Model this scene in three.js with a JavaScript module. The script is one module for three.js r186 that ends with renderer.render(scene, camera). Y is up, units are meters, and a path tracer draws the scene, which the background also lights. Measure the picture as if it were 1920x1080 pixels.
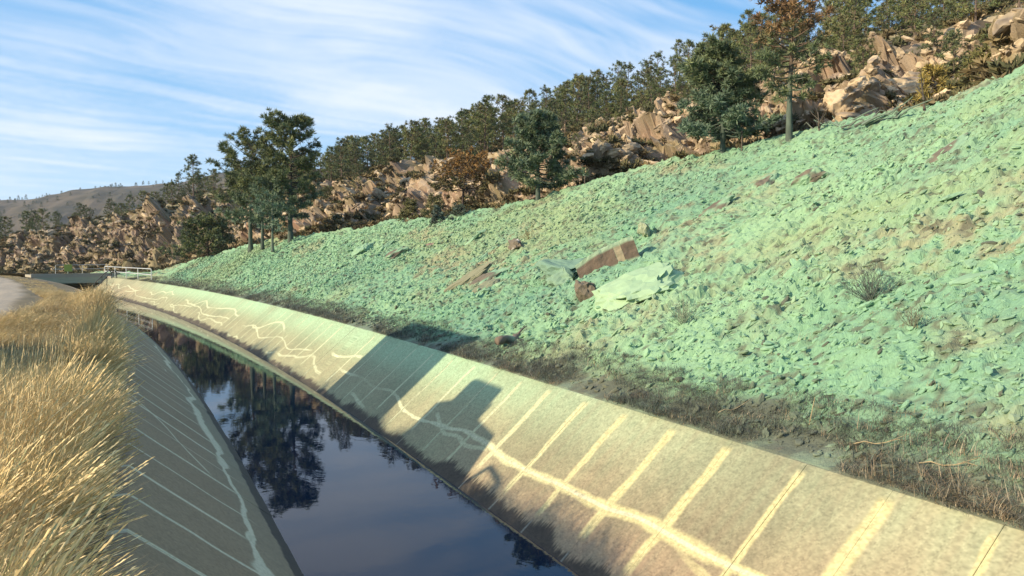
import * as THREE from 'three';
import { mergeGeometries } from 'three/addons/utils/BufferGeometryUtils.js';

// ---------------------------------------------------------------- camera, sky, sun, exposure
const scene = new THREE.Scene();
const camera = new THREE.PerspectiveCamera(2 * Math.atan(540 / 1400) * 180 / Math.PI, 16 / 9, 0.1, 6000);
camera.position.set(0, 2.2, 0);
camera.rotation.x = -Math.atan(60 / 1400);
scene.add(camera);
const renderer = new THREE.WebGLRenderer({ antialias: true });
renderer.toneMapping = THREE.LinearToneMapping;
renderer.toneMappingExposure = 1.38;
renderer.shadowMap.enabled = true;

const SUN_EL = 20.5 * Math.PI / 180;
const SUN = new THREE.Vector3(-0.8905 * Math.cos(SUN_EL), Math.sin(SUN_EL), 0.455 * Math.cos(SUN_EL));
const sun = new THREE.DirectionalLight(new THREE.Color().setRGB(1, 0.845, 0.62), 5.0);
sun.name = 'sun';
sun.position.copy(SUN).multiplyScalar(150).add(new THREE.Vector3(-10, 0, -40));
sun.target.position.set(-10, 0, -40);
sun.castShadow = true;
sun.shadow.radius = 1.2;
sun.shadow.mapSize.set(4096, 4096);
Object.assign(sun.shadow.camera, { left: -110, right: 110, top: 90, bottom: -90, near: 1, far: 400 });
scene.add(sun, sun.target);

// ---------------------------------------------------------------- noise and random helpers
function rng(seed) { let a = seed * 2654435761 >>> 0; return () => { a = a + 0x6D2B79F5 | 0; let t = Math.imul(a ^ a >>> 15, 1 | a); t = t + Math.imul(t ^ t >>> 7, 61 | t) ^ t; return ((t ^ t >>> 14) >>> 0) / 4294967296; }; }
const PERM = new Uint16Array(8192), PVAL = new Float32Array(4096);
{ const r = rng(77), p = [...Array(4096).keys()]; for (let i = 4095; i > 0; i--) { const j = Math.floor(r() * (i + 1)); [p[i], p[j]] = [p[j], p[i]]; } for (let i = 0; i < 8192; i++) PERM[i] = p[i & 4095]; for (let i = 0; i < 4096; i++) PVAL[i] = r(); }
const hsh = (x, y, z) => PERM[PERM[PERM[x & 4095] + (y & 4095)] + (z & 4095)];
function vn(x, y, z) {                                                // value noise, 0..1
  const xi = Math.floor(x), yi = Math.floor(y), zi = Math.floor(z);
  let a = x - xi, b = y - yi, c = z - zi; a = a * a * (3 - 2 * a); b = b * b * (3 - 2 * b); c = c * c * (3 - 2 * c);
  const g = (i, j, k) => PVAL[hsh(xi + i, yi + j, zi + k)];
  const x00 = g(0, 0, 0) + (g(1, 0, 0) - g(0, 0, 0)) * a, x10 = g(0, 1, 0) + (g(1, 1, 0) - g(0, 1, 0)) * a;
  const x01 = g(0, 0, 1) + (g(1, 0, 1) - g(0, 0, 1)) * a, x11 = g(0, 1, 1) + (g(1, 1, 1) - g(0, 1, 1)) * a;
  const y0 = x00 + (x10 - x00) * b, y1 = x01 + (x11 - x01) * b; return y0 + (y1 - y0) * c;
}
function fbm(x, y, z, o = 4, g = 0.5) { let s = 0, a = 1, n = 0; for (let i = 0; i < o; i++) { s += a * vn(x, y, z); n += a; a *= g; x = x * 2.03 + 17.1; y = y * 2.03 + 5.7; z = z * 2.03 + 9.2; } return s / n; }
function blocky(x, y, z) {                                            // faceted blocks: one tilted plane per cell, about -1..1
  const xi = Math.floor(x), yi = Math.floor(y), zi = Math.floor(z); let best = 9, v = 0;
  for (let i = -1; i <= 1; i++) for (let j = -1; j <= 1; j++) for (let k = -1; k <= 1; k++) {
    const h = hsh(xi + i, yi + j, zi + k), fx = xi + i + PVAL[h] - x, fy = yi + j + PVAL[(h + 1301) & 4095] - y, fz = zi + k + PVAL[(h + 2711) & 4095] - z, d = fx * fx + fy * fy + fz * fz;
    if (d < best) { best = d; v = PVAL[(h + 777) & 4095] * 1.5 - 0.75 + (fx * (PVAL[(h + 99) & 4095] - 0.5) + fy * (PVAL[(h + 555) & 4095] - 0.5) + fz * (PVAL[(h + 3333) & 4095] - 0.5)) * 1.6; }
  }
  return v;
}
function imbricate(x, y, z) {                                         // overlapping slabs, each lifted at its +x edge
  const xi = Math.floor(x), yi = Math.floor(y), zi = Math.floor(z); let best = 9, v = 0;
  for (let i = -1; i <= 1; i++) for (let j = -1; j <= 1; j++) { const h = hsh(xi + i, yi + j, zi), fx = x - (xi + i + PVAL[h]), fy = y - (yi + j + PVAL[(h + 1301) & 4095]), d = fx * fx + fy * fy; if (d < best) { best = d; v = fx * (0.5 + PVAL[(h + 99) & 4095]) + fy * (PVAL[(h + 555) & 4095] - 0.5) * 0.6 + PVAL[(h + 777) & 4095] * 0.5 - 0.25; } }
  return v;
}
function jointed(x, y, z) {                                           // blocks bounded by three joint planes, laid like rough courses; about -1..1
  const j = Math.floor(y), hj = PVAL[hsh(j, 5, 9)], a = x + hj * 7.3 + (y - j) * (hj - 0.5) * 0.5, i = Math.floor(a), c = z + PVAL[hsh(i, j, 3)] * 5.1, k = Math.floor(c), h = hsh(i, j, k);
  return PVAL[h] * 2 - 1 + (a - i - 0.5) * (PVAL[(h + 99) & 4095] - 0.5) * 0.7 + (c - k - 0.5) * (PVAL[(h + 555) & 4095] - 0.5) * 0.7 + (y - j - 0.5) * 0.25;
}
const clamp = (x, a = 0, b = 1) => x < a ? a : x > b ? b : x, lerp = (a, b, t) => a + (b - a) * t, sst = (a, b, x) => { const t = clamp((x - a) / (b - a)); return t * t * (3 - 2 * t); };
const mix3 = (a, b, t) => [a[0] + (b[0] - a[0]) * t, a[1] + (b[1] - a[1]) * t, a[2] + (b[2] - a[2]) * t];
const mul3 = (a, k) => [a[0] * k, a[1] * k, a[2] * k];
function interp(tab, s, k) { let i = 0; if (s <= tab[0][0]) return tab[0][k]; if (s >= tab[tab.length - 1][0]) return tab[tab.length - 1][k]; while (tab[i + 1][0] < s) i++; return lerp(tab[i][k], tab[i + 1][k], (s - tab[i][0]) / (tab[i + 1][0] - tab[i][0])); }

// ---------------------------------------------------------------- sky: clear blue air with drawn-out cirrus on a high sheet
{
  const W = 3072, Hh = 1536, data = new Float32Array(W * Hh * 4);
  const wd = [Math.sin(0.72), -Math.cos(0.72)], wx = [Math.cos(0.72), Math.sin(0.72)];      // wind along the streaks, and across
  for (let j = 0; j < Hh; j++) {
    const el = ((j + 0.5) / Hh - 0.5) * Math.PI, y = Math.sin(el), c = Math.cos(el);
    for (let i = 0; i < W; i++) {
      const az = ((i + 0.5) / W - 0.5) * 2 * Math.PI, x = c * Math.cos(az), z = c * Math.sin(az), o = (j * W + i) * 4;
      if (y < -0.02) { data[o] = 0.20; data[o + 1] = 0.19; data[o + 2] = 0.15; data[o + 3] = 1; continue; }
      const e = Math.max(y, 0);
      let r = lerp(0.070, 0.62, Math.exp(-e * 6.6)), g = lerp(0.275, 0.75, Math.exp(-e * 5.4)), b = lerp(0.61, 0.84, Math.exp(-e * 4.6));
      const sd = Math.max(0, x * SUN.x + y * SUN.y + z * SUN.z), gl = Math.pow(sd, 24) * 0.55 + Math.pow(sd, 5) * 0.10; r += gl; g += gl * 0.92; b += gl * 0.75;
      const q = 1 / (e + 0.10), px = x * q, pz = z * q;
      let a = px * wd[0] + pz * wd[1], t = px * wx[0] + pz * wx[1];
      const w1 = fbm(a * 0.35 + 3, t * 0.5, 2.5, 3) - 0.5, w2 = fbm(a * 0.8, t * 1.4 + 8, 7.5, 3) - 0.5;
      t += w1 * 1.5 + w2 * 0.5; a += w2 * 1.2;
      const st = fbm(a * 0.7, t * 4.6, 1.3, 5, 0.62), fine = fbm(a * 1.6 + w2 * 2, t * 15, 4.4, 5, 0.65), cov = fbm(a * 0.30 + 11, t * 0.55 + 2, 9.1, 3);
      let d = sst(0.42, 0.92, st * 0.60 + fine * 0.28 + (cov - 0.5) * 0.85 + 0.04);
      const puff = sst(0.60, 0.78, fbm(px * 2.0 + 40, pz * 2.0, 6.2, 5) * 0.6 + cov * 0.45) * 0.5;
      d = clamp(d * 0.92 + puff * 0.6);
      d *= 0.82;
      r = lerp(r, 0.74, d * 0.9); g = lerp(g, 0.78, d * 0.88); b = lerp(b, 0.84, d * 0.85);
      data[o] = r; data[o + 1] = g; data[o + 2] = b; data[o + 3] = 1;
    }
  }
  const t = new THREE.DataTexture(data, W, Hh, THREE.RGBAFormat, THREE.FloatType);
  t.mapping = THREE.EquirectangularReflectionMapping; t.magFilter = THREE.LinearFilter; t.minFilter = THREE.LinearFilter; t.wrapS = THREE.RepeatWrapping; t.needsUpdate = true;
  scene.background = t; scene.environment = t;
}

// ---------------------------------------------------------------- naming and mesh helpers
const taken = {};
function numbered(n) { const k = taken[n] = (taken[n] ?? -1) + 1; return k ? n + '_' + String(k).padStart(3, '0') : n; }
function tag(o, label, category, group) { o.userData.label = label; o.userData.category = category; if (group) o.userData.group = group; return o; }
function setting(o, name, label, kind = 'structure') { o.name = numbered(name); o.userData.kind = kind; if (label) { o.userData.label = label; } scene.add(o); return o; }
function thing(name, label, category, pos = [0, 0, 0], turn = 0, group) { const o = new THREE.Group(); o.name = numbered(name); o.position.set(...pos); o.rotation.y = turn; scene.add(o); return tag(o, label, category, group); }
function part(name, geo, mat, parent) { const m = new THREE.Mesh(geo, mat); m.name = name; m.castShadow = m.receiveShadow = true; parent.add(m); return m; }
function std(rgb, rough = 0.9, extra = {}) { return new THREE.MeshStandardMaterial({ color: new THREE.Color().setRGB(...rgb), roughness: rough, ...extra }); }
const vcol = (rough = 0.9, extra = {}) => new THREE.MeshStandardMaterial({ vertexColors: true, roughness: rough, ...extra });
const V3 = (x, y, z) => new THREE.Vector3(x, y, z);
class Soup {                                                          // collects triangles with colours into one geometry
  constructor() { this.p = []; this.c = []; this.i = []; }
  v(x, y, z, c) { this.p.push(x, y, z); this.c.push(c[0], c[1], c[2]); return this.p.length / 3 - 1; }
  tri(a, b, c) { this.i.push(a, b, c); }
  tube(pts, rad, sides, col) {                                        // tapered tube through points
    const n = pts.length, rings = [], up = new THREE.Vector3(0.31, 0.2, 0.93), t = new THREE.Vector3(), a = new THREE.Vector3(), b = new THREE.Vector3();
    for (let k = 0; k < n; k++) {
      t.copy(pts[Math.min(k + 1, n - 1)]).sub(pts[Math.max(k - 1, 0)]).normalize(); a.crossVectors(t, up).normalize(); b.crossVectors(t, a);
      const ring = [];
      for (let s = 0; s < sides; s++) { const th = s / sides * Math.PI * 2, cx = Math.cos(th) * rad[k], sx = Math.sin(th) * rad[k]; ring.push(this.v(pts[k].x + a.x * cx + b.x * sx, pts[k].y + a.y * cx + b.y * sx, pts[k].z + a.z * cx + b.z * sx, typeof col === 'function' ? col(V3(pts[k].x + a.x * cx + b.x * sx, pts[k].y, pts[k].z + a.z * cx + b.z * sx)) : col)); }
      rings.push(ring);
    }
    for (let k = 0; k < n - 1; k++) for (let s = 0; s < sides; s++) { const s1 = (s + 1) % sides; this.tri(rings[k][s], rings[k][s1], rings[k + 1][s]); this.tri(rings[k][s1], rings[k + 1][s1], rings[k + 1][s]); }
    for (const [r, f] of [[rings[0], 1], [rings[n - 1], 0]]) for (let s = 1; s < sides - 1; s++) f ? this.tri(r[0], r[s + 1], r[s]) : this.tri(r[0], r[s], r[s + 1]);
  }
  geo(smooth = false) { const g = new THREE.BufferGeometry(); g.setAttribute('position', new THREE.Float32BufferAttribute(this.p, 3)); g.setAttribute('color', new THREE.Float32BufferAttribute(this.c, 3)); g.setIndex(this.i); if (smooth) g.computeVertexNormals(); return g; }
}
function gridGeo(nu, nv, fn, smooth = false, uvScale = 0) {           // fn(i, j) -> [x, y, z, r, g, b, u, v]
  const p = new Float32Array(nu * nv * 3), c = new Float32Array(nu * nv * 3), uv = new Float32Array(nu * nv * 2), ix = new Uint32Array((nu - 1) * (nv - 1) * 6);
  for (let i = 0, k = 0; i < nu; i++) for (let j = 0; j < nv; j++, k++) { const q = fn(i, j); p.set([q[0], q[1], q[2]], k * 3); c.set([q[3], q[4], q[5]], k * 3); uv.set([q[6] ?? 0, q[7] ?? 0], k * 2); }
  for (let i = 0, k = 0; i < nu - 1; i++) for (let j = 0; j < nv - 1; j++) { const a = i * nv + j, b = a + nv; ix[k++] = a; ix[k++] = a + 1; ix[k++] = b; ix[k++] = a + 1; ix[k++] = b + 1; ix[k++] = b; }
  const g = new THREE.BufferGeometry(); g.setAttribute('position', new THREE.BufferAttribute(p, 3)); g.setAttribute('color', new THREE.BufferAttribute(c, 3)); g.setAttribute('uv', new THREE.BufferAttribute(uv, 2)); g.setIndex(new THREE.BufferAttribute(ix, 1));
  if (smooth) g.computeVertexNormals();
  return g;
}
function tileTex(size, fn, srgb) {                                    // fn(u, v) -> [r, g, b] linear 0..1, made to tile by cross-fading
  const d = new Uint8Array(size * size * 4), enc = (x) => srgb ? Math.round(255 * (x <= 0.0031308 ? x * 12.92 : 1.055 * Math.pow(x, 1 / 2.4) - 0.055)) : Math.round(255 * x);
  for (let j = 0; j < size; j++) for (let i = 0; i < size; i++) {
    const u = i / size, v = j / size, q = fn(u, v), o = (j * size + i) * 4; d[o] = clamp(enc(clamp(q[0])), 0, 255); d[o + 1] = clamp(enc(clamp(q[1])), 0, 255); d[o + 2] = clamp(enc(clamp(q[2])), 0, 255); d[o + 3] = 255;
  }
  const t = new THREE.DataTexture(d, size, size, THREE.RGBAFormat); t.wrapS = t.wrapT = THREE.RepeatWrapping; t.magFilter = THREE.LinearFilter; t.minFilter = THREE.LinearMipmapLinearFilter; t.generateMipmaps = true; if (srgb) t.colorSpace = THREE.SRGBColorSpace; t.needsUpdate = true; return t;
}
function torus(u, v, f, seed) { const R = f / 6.2832, a = u * 6.2832, b = v * 6.2832; return fbm(Math.cos(a) * R + seed, Math.sin(a) * R + Math.cos(b) * R * 1.3 + seed * 2, Math.sin(b) * R + seed * 3, 3, 0.6); }
const grainBump = tileTex(512, (u, v) => { const q = torus(u, v, 60, 3) * 0.5 + torus(u, v, 190, 5) * 0.5; return [q, q, q]; }, false);
const grainTint = tileTex(512, (u, v) => { const q = 0.55 + 0.9 * (torus(u, v, 90, 8) * 0.55 + torus(u, v, 230, 2) * 0.45 - 0.1); return [q, q, q]; }, true);

// ---------------------------------------------------------------- the canal's course: right-hand lip of the lining, s metres along, u metres to the right, h up
const DS = 0.25, S0 = -40, NS = 920, CX = new Float64Array(NS), CZ = new Float64Array(NS), CT = new Float64Array(NS);
for (let i = 0; i < NS; i++) { const s = S0 + i * DS; CT[i] = Math.min(s < 10 ? 26.8 : s < 90 ? 26.8 + 0.165 * (s - 10) : 40 + 1.2 * (s - 90), 100) * Math.PI / 180; }
{ const k = Math.round((3.5 - S0) / DS); CX[k] = 4.04; CZ[k] = -5.99;
  for (let i = k + 1; i < NS; i++) { const a = (CT[i] + CT[i - 1]) / 2; CX[i] = CX[i - 1] - Math.sin(a) * DS; CZ[i] = CZ[i - 1] - Math.cos(a) * DS; }
  for (let i = k - 1; i >= 0; i--) { const a = (CT[i] + CT[i + 1]) / 2; CX[i] = CX[i + 1] + Math.sin(a) * DS; CZ[i] = CZ[i + 1] + Math.cos(a) * DS; } }
function at(s, u, h) { const f = clamp((s - S0) / DS, 0, NS - 1.001), i = Math.floor(f), t = f - i, a = lerp(CT[i], CT[i + 1], t); return [lerp(CX[i], CX[i + 1], t) + Math.cos(a) * u, h, lerp(CZ[i], CZ[i + 1], t) - Math.sin(a) * u]; }
const heading = (s) => { const f = clamp((s - S0) / DS, 0, NS - 1.001), i = Math.floor(f); return CT[i]; };
const WATER = -1.5, LIP = -6.4;                                       // water level; left lip of the lining

// survey of the hill: crest of the sprayed slope, foot and head of the rocks, top of the wooded ridge; [s, u, h]
const CREST = [[7.28, 13.7, 8.07], [11.12, 13.76, 6.82], [13.94, 14.61, 6.48], [16.28, 14.29, 6.34], [18.13, 13.84, 6.21], [20.64, 13.23, 5.9], [24.01, 12.08, 5.5], [28.42, 10.12, 4.55], [35.51, 8.59, 4.12], [42.29, 7.79, 3.92], [49.3, 5.0, 3.06], [56.29, 4.31, 2.78], [67.94, 3.28, 1.75], [78.73, 2.2, 0.63], [93.78, 1.6, 0.15]];
const FOOT = [[8.92, 18.21, 9.53], [13.08, 17.47, 7.76], [16.34, 18.45, 7.38], [18.84, 17.76, 7.11], [20.83, 17.06, 6.96], [23.48, 16.15, 6.58], [27.05, 14.63, 6.11], [30.02, 13.26, 5.65], [32.52, 12.79, 5.3], [41.22, 11.43, 4.76], [49.63, 10.87, 4.61], [57.31, 9.87, 4.18], [68.29, 7.85, 3.05], [85.47, 8.05, 1.97], [97.79, 8.01, 0.79], [108.74, 8.96, 0.24], [120.5, 9.1, 0.07], [125.55, 10.03, 0.03], [140.76, 15.65, -0.08]];
const HEAD = [[12.5, 28.48, 14.28], [17.13, 25.42, 10.76], [20.43, 25.15, 11.38], [24.44, 25.62, 11.46], [27.04, 24.77, 10.88], [30.06, 23.15, 10.32], [35.18, 21.78, 10.41], [39.35, 20.29, 9.51], [43.66, 20.51, 8.84], [52.37, 17.41, 8.78], [60.37, 15.81, 8.33], [68.44, 14.37, 8.41], [81.93, 12.56, 7.6], [97.68, 13.38, 8.08], [107.1, 14.64, 7.64], [115.12, 15.31, 6.39], [126.16, 16.99, 4.19], [130.69, 18.57, 3.66], [145.78, 24.66, 3.04]];
const RIDGE = [[21.6, 58.27, 25.95], [29.43, 52.29, 19.61], [33.87, 49.58, 20.07], [38.82, 47.97, 20.32], [43.34, 47.29, 20.34], [48.62, 45.33, 19.48], [55.81, 42.26, 17.78], [62.5, 40.25, 16.63], [67.41, 39.5, 15.88], [78.26, 33.63, 14.32], [86.76, 30.05, 13.66], [93.48, 27.29, 12.85], [102.73, 25.61, 12.17], [110.96, 26.41, 11.84], [118.31, 29.52, 10.44], [125.63, 33.19, 9.03], [133.97, 34.65, 6.09], [137.9, 37.26, 5.4], [155.99, 42.7, 4.59]];
// ---------------------------------------------------------------- sprayed slope
function slopeH(s, u) {                                               // height of the slope above the lip, without small relief
  const uc = interp(CREST, s, 1), hc = interp(CREST, s, 2), f = u / uc;
  return hc * (f * 0.88 + 0.12 * f * f) - 0.04 * sst(0, 0.5, u) * (1 - sst(0.8, 2.5, u));
}
function slopeRelief(s, u) {
  const a = u * 0.94 - s * 0.34, b = s * 0.94 + u * 0.34;             // along and across the bedding
  const w = sst(0.15, 1.6, u);
  let d = (fbm(a * 0.28, b * 0.5, 1.5, 3) - 0.5) * 0.75 * w;
  const patch = sst(0.42, 0.62, fbm(s * 0.22 + 9, u * 0.22, 4.5, 2));
  d += blocky(a * 0.55, b * 1.3, 3.3) * 0.045 * w * (0.25 + 0.95 * patch);
  d += blocky(a * 1.7, b * 2.8, 6.3) * 0.045 * w * (0.45 + 0.65 * patch);
  d += blocky(a * 5.5, b * 8.0, 8.1) * 0.032 * (0.3 + w);
  d += (fbm(s * 6, u * 6, 2.2, 3, 0.65) - 0.5) * 0.085 * (0.3 + 0.7 * w);
  d += imbricate(a * 1.6, b * 2.8, 2.3) * 0.045 * w * (0.25 + 0.9 * patch) + imbricate(a * 4.2, b * 6.0, 5.3) * 0.046 * w * (0.5 + 0.6 * patch) + imbricate(a * 8.5, b * 10.5, 7.3) * 0.026 * (0.2 + w);
  const clod = fbm(s * 3.1 + 50, u * 3.1, 8.2, 2); d += Math.max(0, clod - 0.58) * 0.30 * w;
  return d;
}
const hillAt = (s, u) => slopeH(s, u) + slopeRelief(s, u);
function mulch(s, u, f) {                                             // colour of the sprayed ground
  const n1 = fbm(s * 0.16, u * 0.22, 1.1, 3), n2 = fbm(s * 0.6 + 30, u * 0.7, 2.1, 3), n3 = fbm(s * 3 + 10, u * 3, 3.7, 3), n4 = fbm(s * 11, u * 11, 9.7, 2);
  let c = mix3([0.180, 0.340, 0.195], [0.255, 0.415, 0.230], sst(0.35, 0.65, n1 * 0.6 + n2 * 0.4));
  c = mix3(c, [0.30, 0.345, 0.165], sst(0.47, 0.66, fbm(s * 0.13 + 70, u * 0.30, 5.5, 4, 0.6)) * 0.6);
  c = mix3(c, [0.16, 0.30, 0.20], sst(0.5, 0.7, fbm(s * 0.25 + 5, u * 0.35 + 40, 2.9, 4, 0.6)) * 0.5);
  const bare = sst(0.54, 0.70, fbm(s * 0.33 + 3, u * 0.42 + 7, 7.7, 4)) * 0.75 + 0.85 * Math.exp(-(((s - 21.2) / 2.6) ** 2) - ((u - 4.0) / 1.6) ** 2) * sst(0.35, 0.6, n3);
  c = mix3(c, [0.33, 0.29, 0.165], clamp(bare) * sst(0.30, 0.62, n3));
  c = mix3(c, [0.085, 0.075, 0.05], sst(0.56, 0.66, n3 * 0.4 + n4 * 0.6) * 0.75);  // bare earth specks, strengthened to paint in small shadows among the clods
  const strip = (1 - sst(0.22, 0.95, u + (n2 - 0.5) * 1.2 + (n3 - 0.5) * 0.8));
  c = mix3(c, mix3([0.10, 0.088, 0.065], [0.17, 0.20, 0.135], sst(0.4, 0.6, n3)), strip * 0.85);
  const far = sst(60, 78, s); c = mix3(c, [0.30, 0.29, 0.15], far * (1 - sst(0.6, 1.6, u)) * 0.7);
  return mul3(c, 0.85 + 0.3 * n4);
}
{
  const ss = []; for (let s = -14; s < 1; s += 0.35) ss.push(s); for (let s = 1; s < 27; s += 0.055) ss.push(s); for (let s = 27, d = 0.06; s < 100; s += d) { ss.push(s); d = 0.06 + (s - 27) * 0.0042; }
  const NV = 250;
  const g = gridGeo(ss.length, NV, (i, j) => {
    const s = ss[i], f = j / (NV - 1), uc = interp(CREST, s, 1) + 0.5, u = -0.02 + f * uc, h = hillAt(s, Math.max(u, 0)) + (j ? 0 : -0.05), c = mulch(s, u, f), p = at(s, u, h);
    return [p[0], p[1], p[2], c[0], c[1], c[2], s / 1.7, u / 1.7];
  });
  const m = new THREE.Mesh(g, vcol(0.95, { map: grainTint, bumpMap: grainBump, bumpScale: 0.02 })); m.castShadow = m.receiveShadow = true;
  setting(m, 'hillside', 'steep slope of broken shale sprayed with pale green mulch');
}

// ---------------------------------------------------------------- rocky ridge behind the slope
function profile(s, v) {                                              // v: 0 crest, 1 foot of rocks, 2 head of rocks, 3 wooded ridge, 4 behind
  const C = [interp(CREST, s, 1), interp(CREST, s, 2)], B = [interp(FOOT, s, 1), interp(FOOT, s, 2)], T = [interp(HEAD, s, 1), interp(HEAD, s, 2)], R = [interp(RIDGE, s, 1), interp(RIDGE, s, 2)];
  if (s > 93.8) { C[0] = 1.6; C[1] = 0.1; }
  if (v < 1) { const t = v; return [lerp(C[0], B[0], t), lerp(C[1], B[1], t) - 0.55 * Math.sin(t * Math.PI) - 0.12 * (1 - t)]; }
  if (v < 2) {
    const t = v - 1, ph = fbm(s * 0.16, 3.3, 1.1, 2) * 2.2, n = 2.3, q = t * n + ph, st = (Math.floor(q) + sst(0.32, 0.75, q - Math.floor(q)) - ph - (Math.floor(ph) + sst(0.32, 0.75, ph - Math.floor(ph)) - ph) * (1 - t)) / n;
    const e0 = 0, hh = clamp(lerp(t, st, 0.75) , -0.05, 1.08);
    return [lerp(B[0], T[0], t), lerp(B[1], T[1], lerp(hh, t, t < 0.06 || t > 0.94 ? 0.8 : 0.15))];
  }
  if (v < 3) { const t = v - 2; return [lerp(T[0], R[0], t), lerp(T[1], R[1], t) - 0.5 * Math.sin(t * Math.PI)]; }
  const t = v - 3; return [R[0] + t * 60, R[1] - 10 * t * t - 4 * t];
}
function ridgePoint(s, v) {
  const [u, h] = profile(s, v), p = at(s, u, h);
  const rock = sst(0.75, 1.08, v) * (1 - sst(1.92, 2.25, v)), small = v > 3 ? 0 : 0.25 + 0.75 * rock;
  let d = 0;
  if (rock > 0.01) {
    const P = 6.5 + 2.0 * fbm(s * 0.05, 1, 1, 2), saw = s / P + 0.9 * fbm(s * 0.1, v * 1.5, 4.4, 2) - (v - 1) * 0.35, fr = saw - Math.floor(saw);
    d += rock * (1.5 * (1 - fr) * sst(0, 0.13, fr) - 0.6) * (0.5 + 0.9 * fbm(s * 0.2, v * 2, 8, 2)) * (1 + 1.7 * sst(74, 92, s));
    const [x, y, z] = p;
    const wx = (fbm(x * 0.4, y * 0.4, z * 0.4, 2) - 0.5) * 1.6, dip = y + x * 0.30 - z * 0.12 + wx, ja = x * 0.82 + z * 0.57 + wx, jc = z * 0.82 - x * 0.57;
    d += rock * (jointed(ja * 0.30, dip * 0.42 + 4, jc * 0.30) * 0.85 + jointed(ja * 0.75 + 3, dip * 1.1, jc * 0.75) * 0.42 + jointed(ja * 1.9, dip * 2.6, jc * 1.9) * 0.17 + blocky(x * 3.4, dip * 4.6, z * 3.4) * 0.07 + (fbm(x * 6, dip * 8, z * 6, 2) - 0.5) * 0.09);
  }
  d += small * (blocky(p[0] * 1.9, p[1] * 2.2, p[2] * 1.9) * 0.17) * (0.25 + rock);
  d += (fbm(p[0] * 0.35, p[2] * 0.35, 3.3, 3) - 0.5) * 0.7 * (v > 0.3 ? 1 : v / 0.3);
  const a = heading(s); let x = p[0] - Math.cos(a) * d * 0.62, y = p[1] + d * 0.78, z = p[2] + Math.sin(a) * d * 0.62;
  if (rock > 0.05) {                                                  // crags on the steep faces as well
    const dip = y + x * 0.30 - z * 0.12, ja = x * 0.82 + z * 0.57, jc = z * 0.82 - x * 0.57, ax = jointed(ja * 1.1, dip * 1.6, jc * 1.1 + 20) * 0.11 + blocky(x * 2.6 + 8, dip * 3.4, z * 2.6) * 0.05, ay = blocky(x * 3 + 5, dip * 3.6, z * 3) * 0.05, az = jointed(ja * 1.1, dip * 1.6 + 77, jc * 1.1) * 0.11;
    x += ax * rock; y += ay * rock; z += az * rock;
  }
  return [x, y, z, rock, d];
}
function ridgeColor(p, s, v) {
  const n1 = fbm(p[0] * 0.6, p[1] * 1.1, p[2] * 0.6, 4, 0.65), n2 = fbm(p[0] * 1.3 + 5, p[1] * 1.6, p[2] * 1.3, 3), n3 = fbm(p[0] * 4, p[1] * 5, p[2] * 4, 2);
  let rockC = mix3([0.36, 0.265, 0.175], [0.52, 0.40, 0.27], sst(0.35, 0.65, n1)); rockC = mix3(rockC, [0.42, 0.235, 0.155], sst(0.55, 0.72, n2) * (0.35 + 0.4 * sst(35, 60, s))); rockC = mix3(rockC, [0.24, 0.19, 0.145], sst(0.50, 0.66, fbm(p[0] * 0.55 + 30, p[1] * 0.5, p[2] * 0.55, 4)) * 0.75);
  rockC = mix3(rockC, [0.26, 0.195, 0.145], sst(70, 95, s) * 0.7);  // far cliff colour darkened to paint in the shade on its faces
  let soil = mix3([0.30, 0.235, 0.125], [0.16, 0.155, 0.07], sst(0.4, 0.62, n1 * 0.5 + n2 * 0.5)); soil = mix3(soil, [0.36, 0.29, 0.18], sst(0.58, 0.7, n3));
  const rk = p[3] * sst(0.30 + 0.10 * sst(40, 60, s), 0.46 + 0.10 * sst(40, 60, s), n2 * 0.6 + n1 * 0.4 + (v < 1.06 ? -0.1 : 0)) ;
  return mul3(mix3(soil, rockC, clamp(rk + 0.25 * sst(0.55, 0.65, n2))), 0.8 + 0.4 * n3);
}
{
  const ss = []; for (let s = -10; s < 9; s += 0.4) ss.push(s); for (let s = 9; s < 45; s += 0.09) ss.push(s); for (let s = 45; s < 160; s += 0.22) ss.push(s);
  const vv = []; for (let k = 0; k < 12; k++) vv.push(k / 12); for (let k = 0; k < 165; k++) vv.push(1 + k / 165); for (let k = 0; k < 60; k++) vv.push(2 + k / 60); for (let k = 0; k <= 8; k++) vv.push(3 + k / 8);
  const g = gridGeo(ss.length, vv.length, (i, j) => { const p = ridgePoint(ss[i], vv[j]), c = ridgeColor(p, ss[i], vv[j]); return [p[0], p[1], p[2], c[0], c[1], c[2], p[0] / 2.3 + p[1] / 3, p[2] / 2.3 + p[1] / 3]; });
  const m = new THREE.Mesh(g, vcol(0.95, { map: grainTint, bumpMap: grainBump, bumpScale: 0.03 })); m.castShadow = m.receiveShadow = true;
  setting(m, 'rocky_ridge', 'tan rocky hillside with ledges and brown dry ground under the pines');
}
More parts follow.
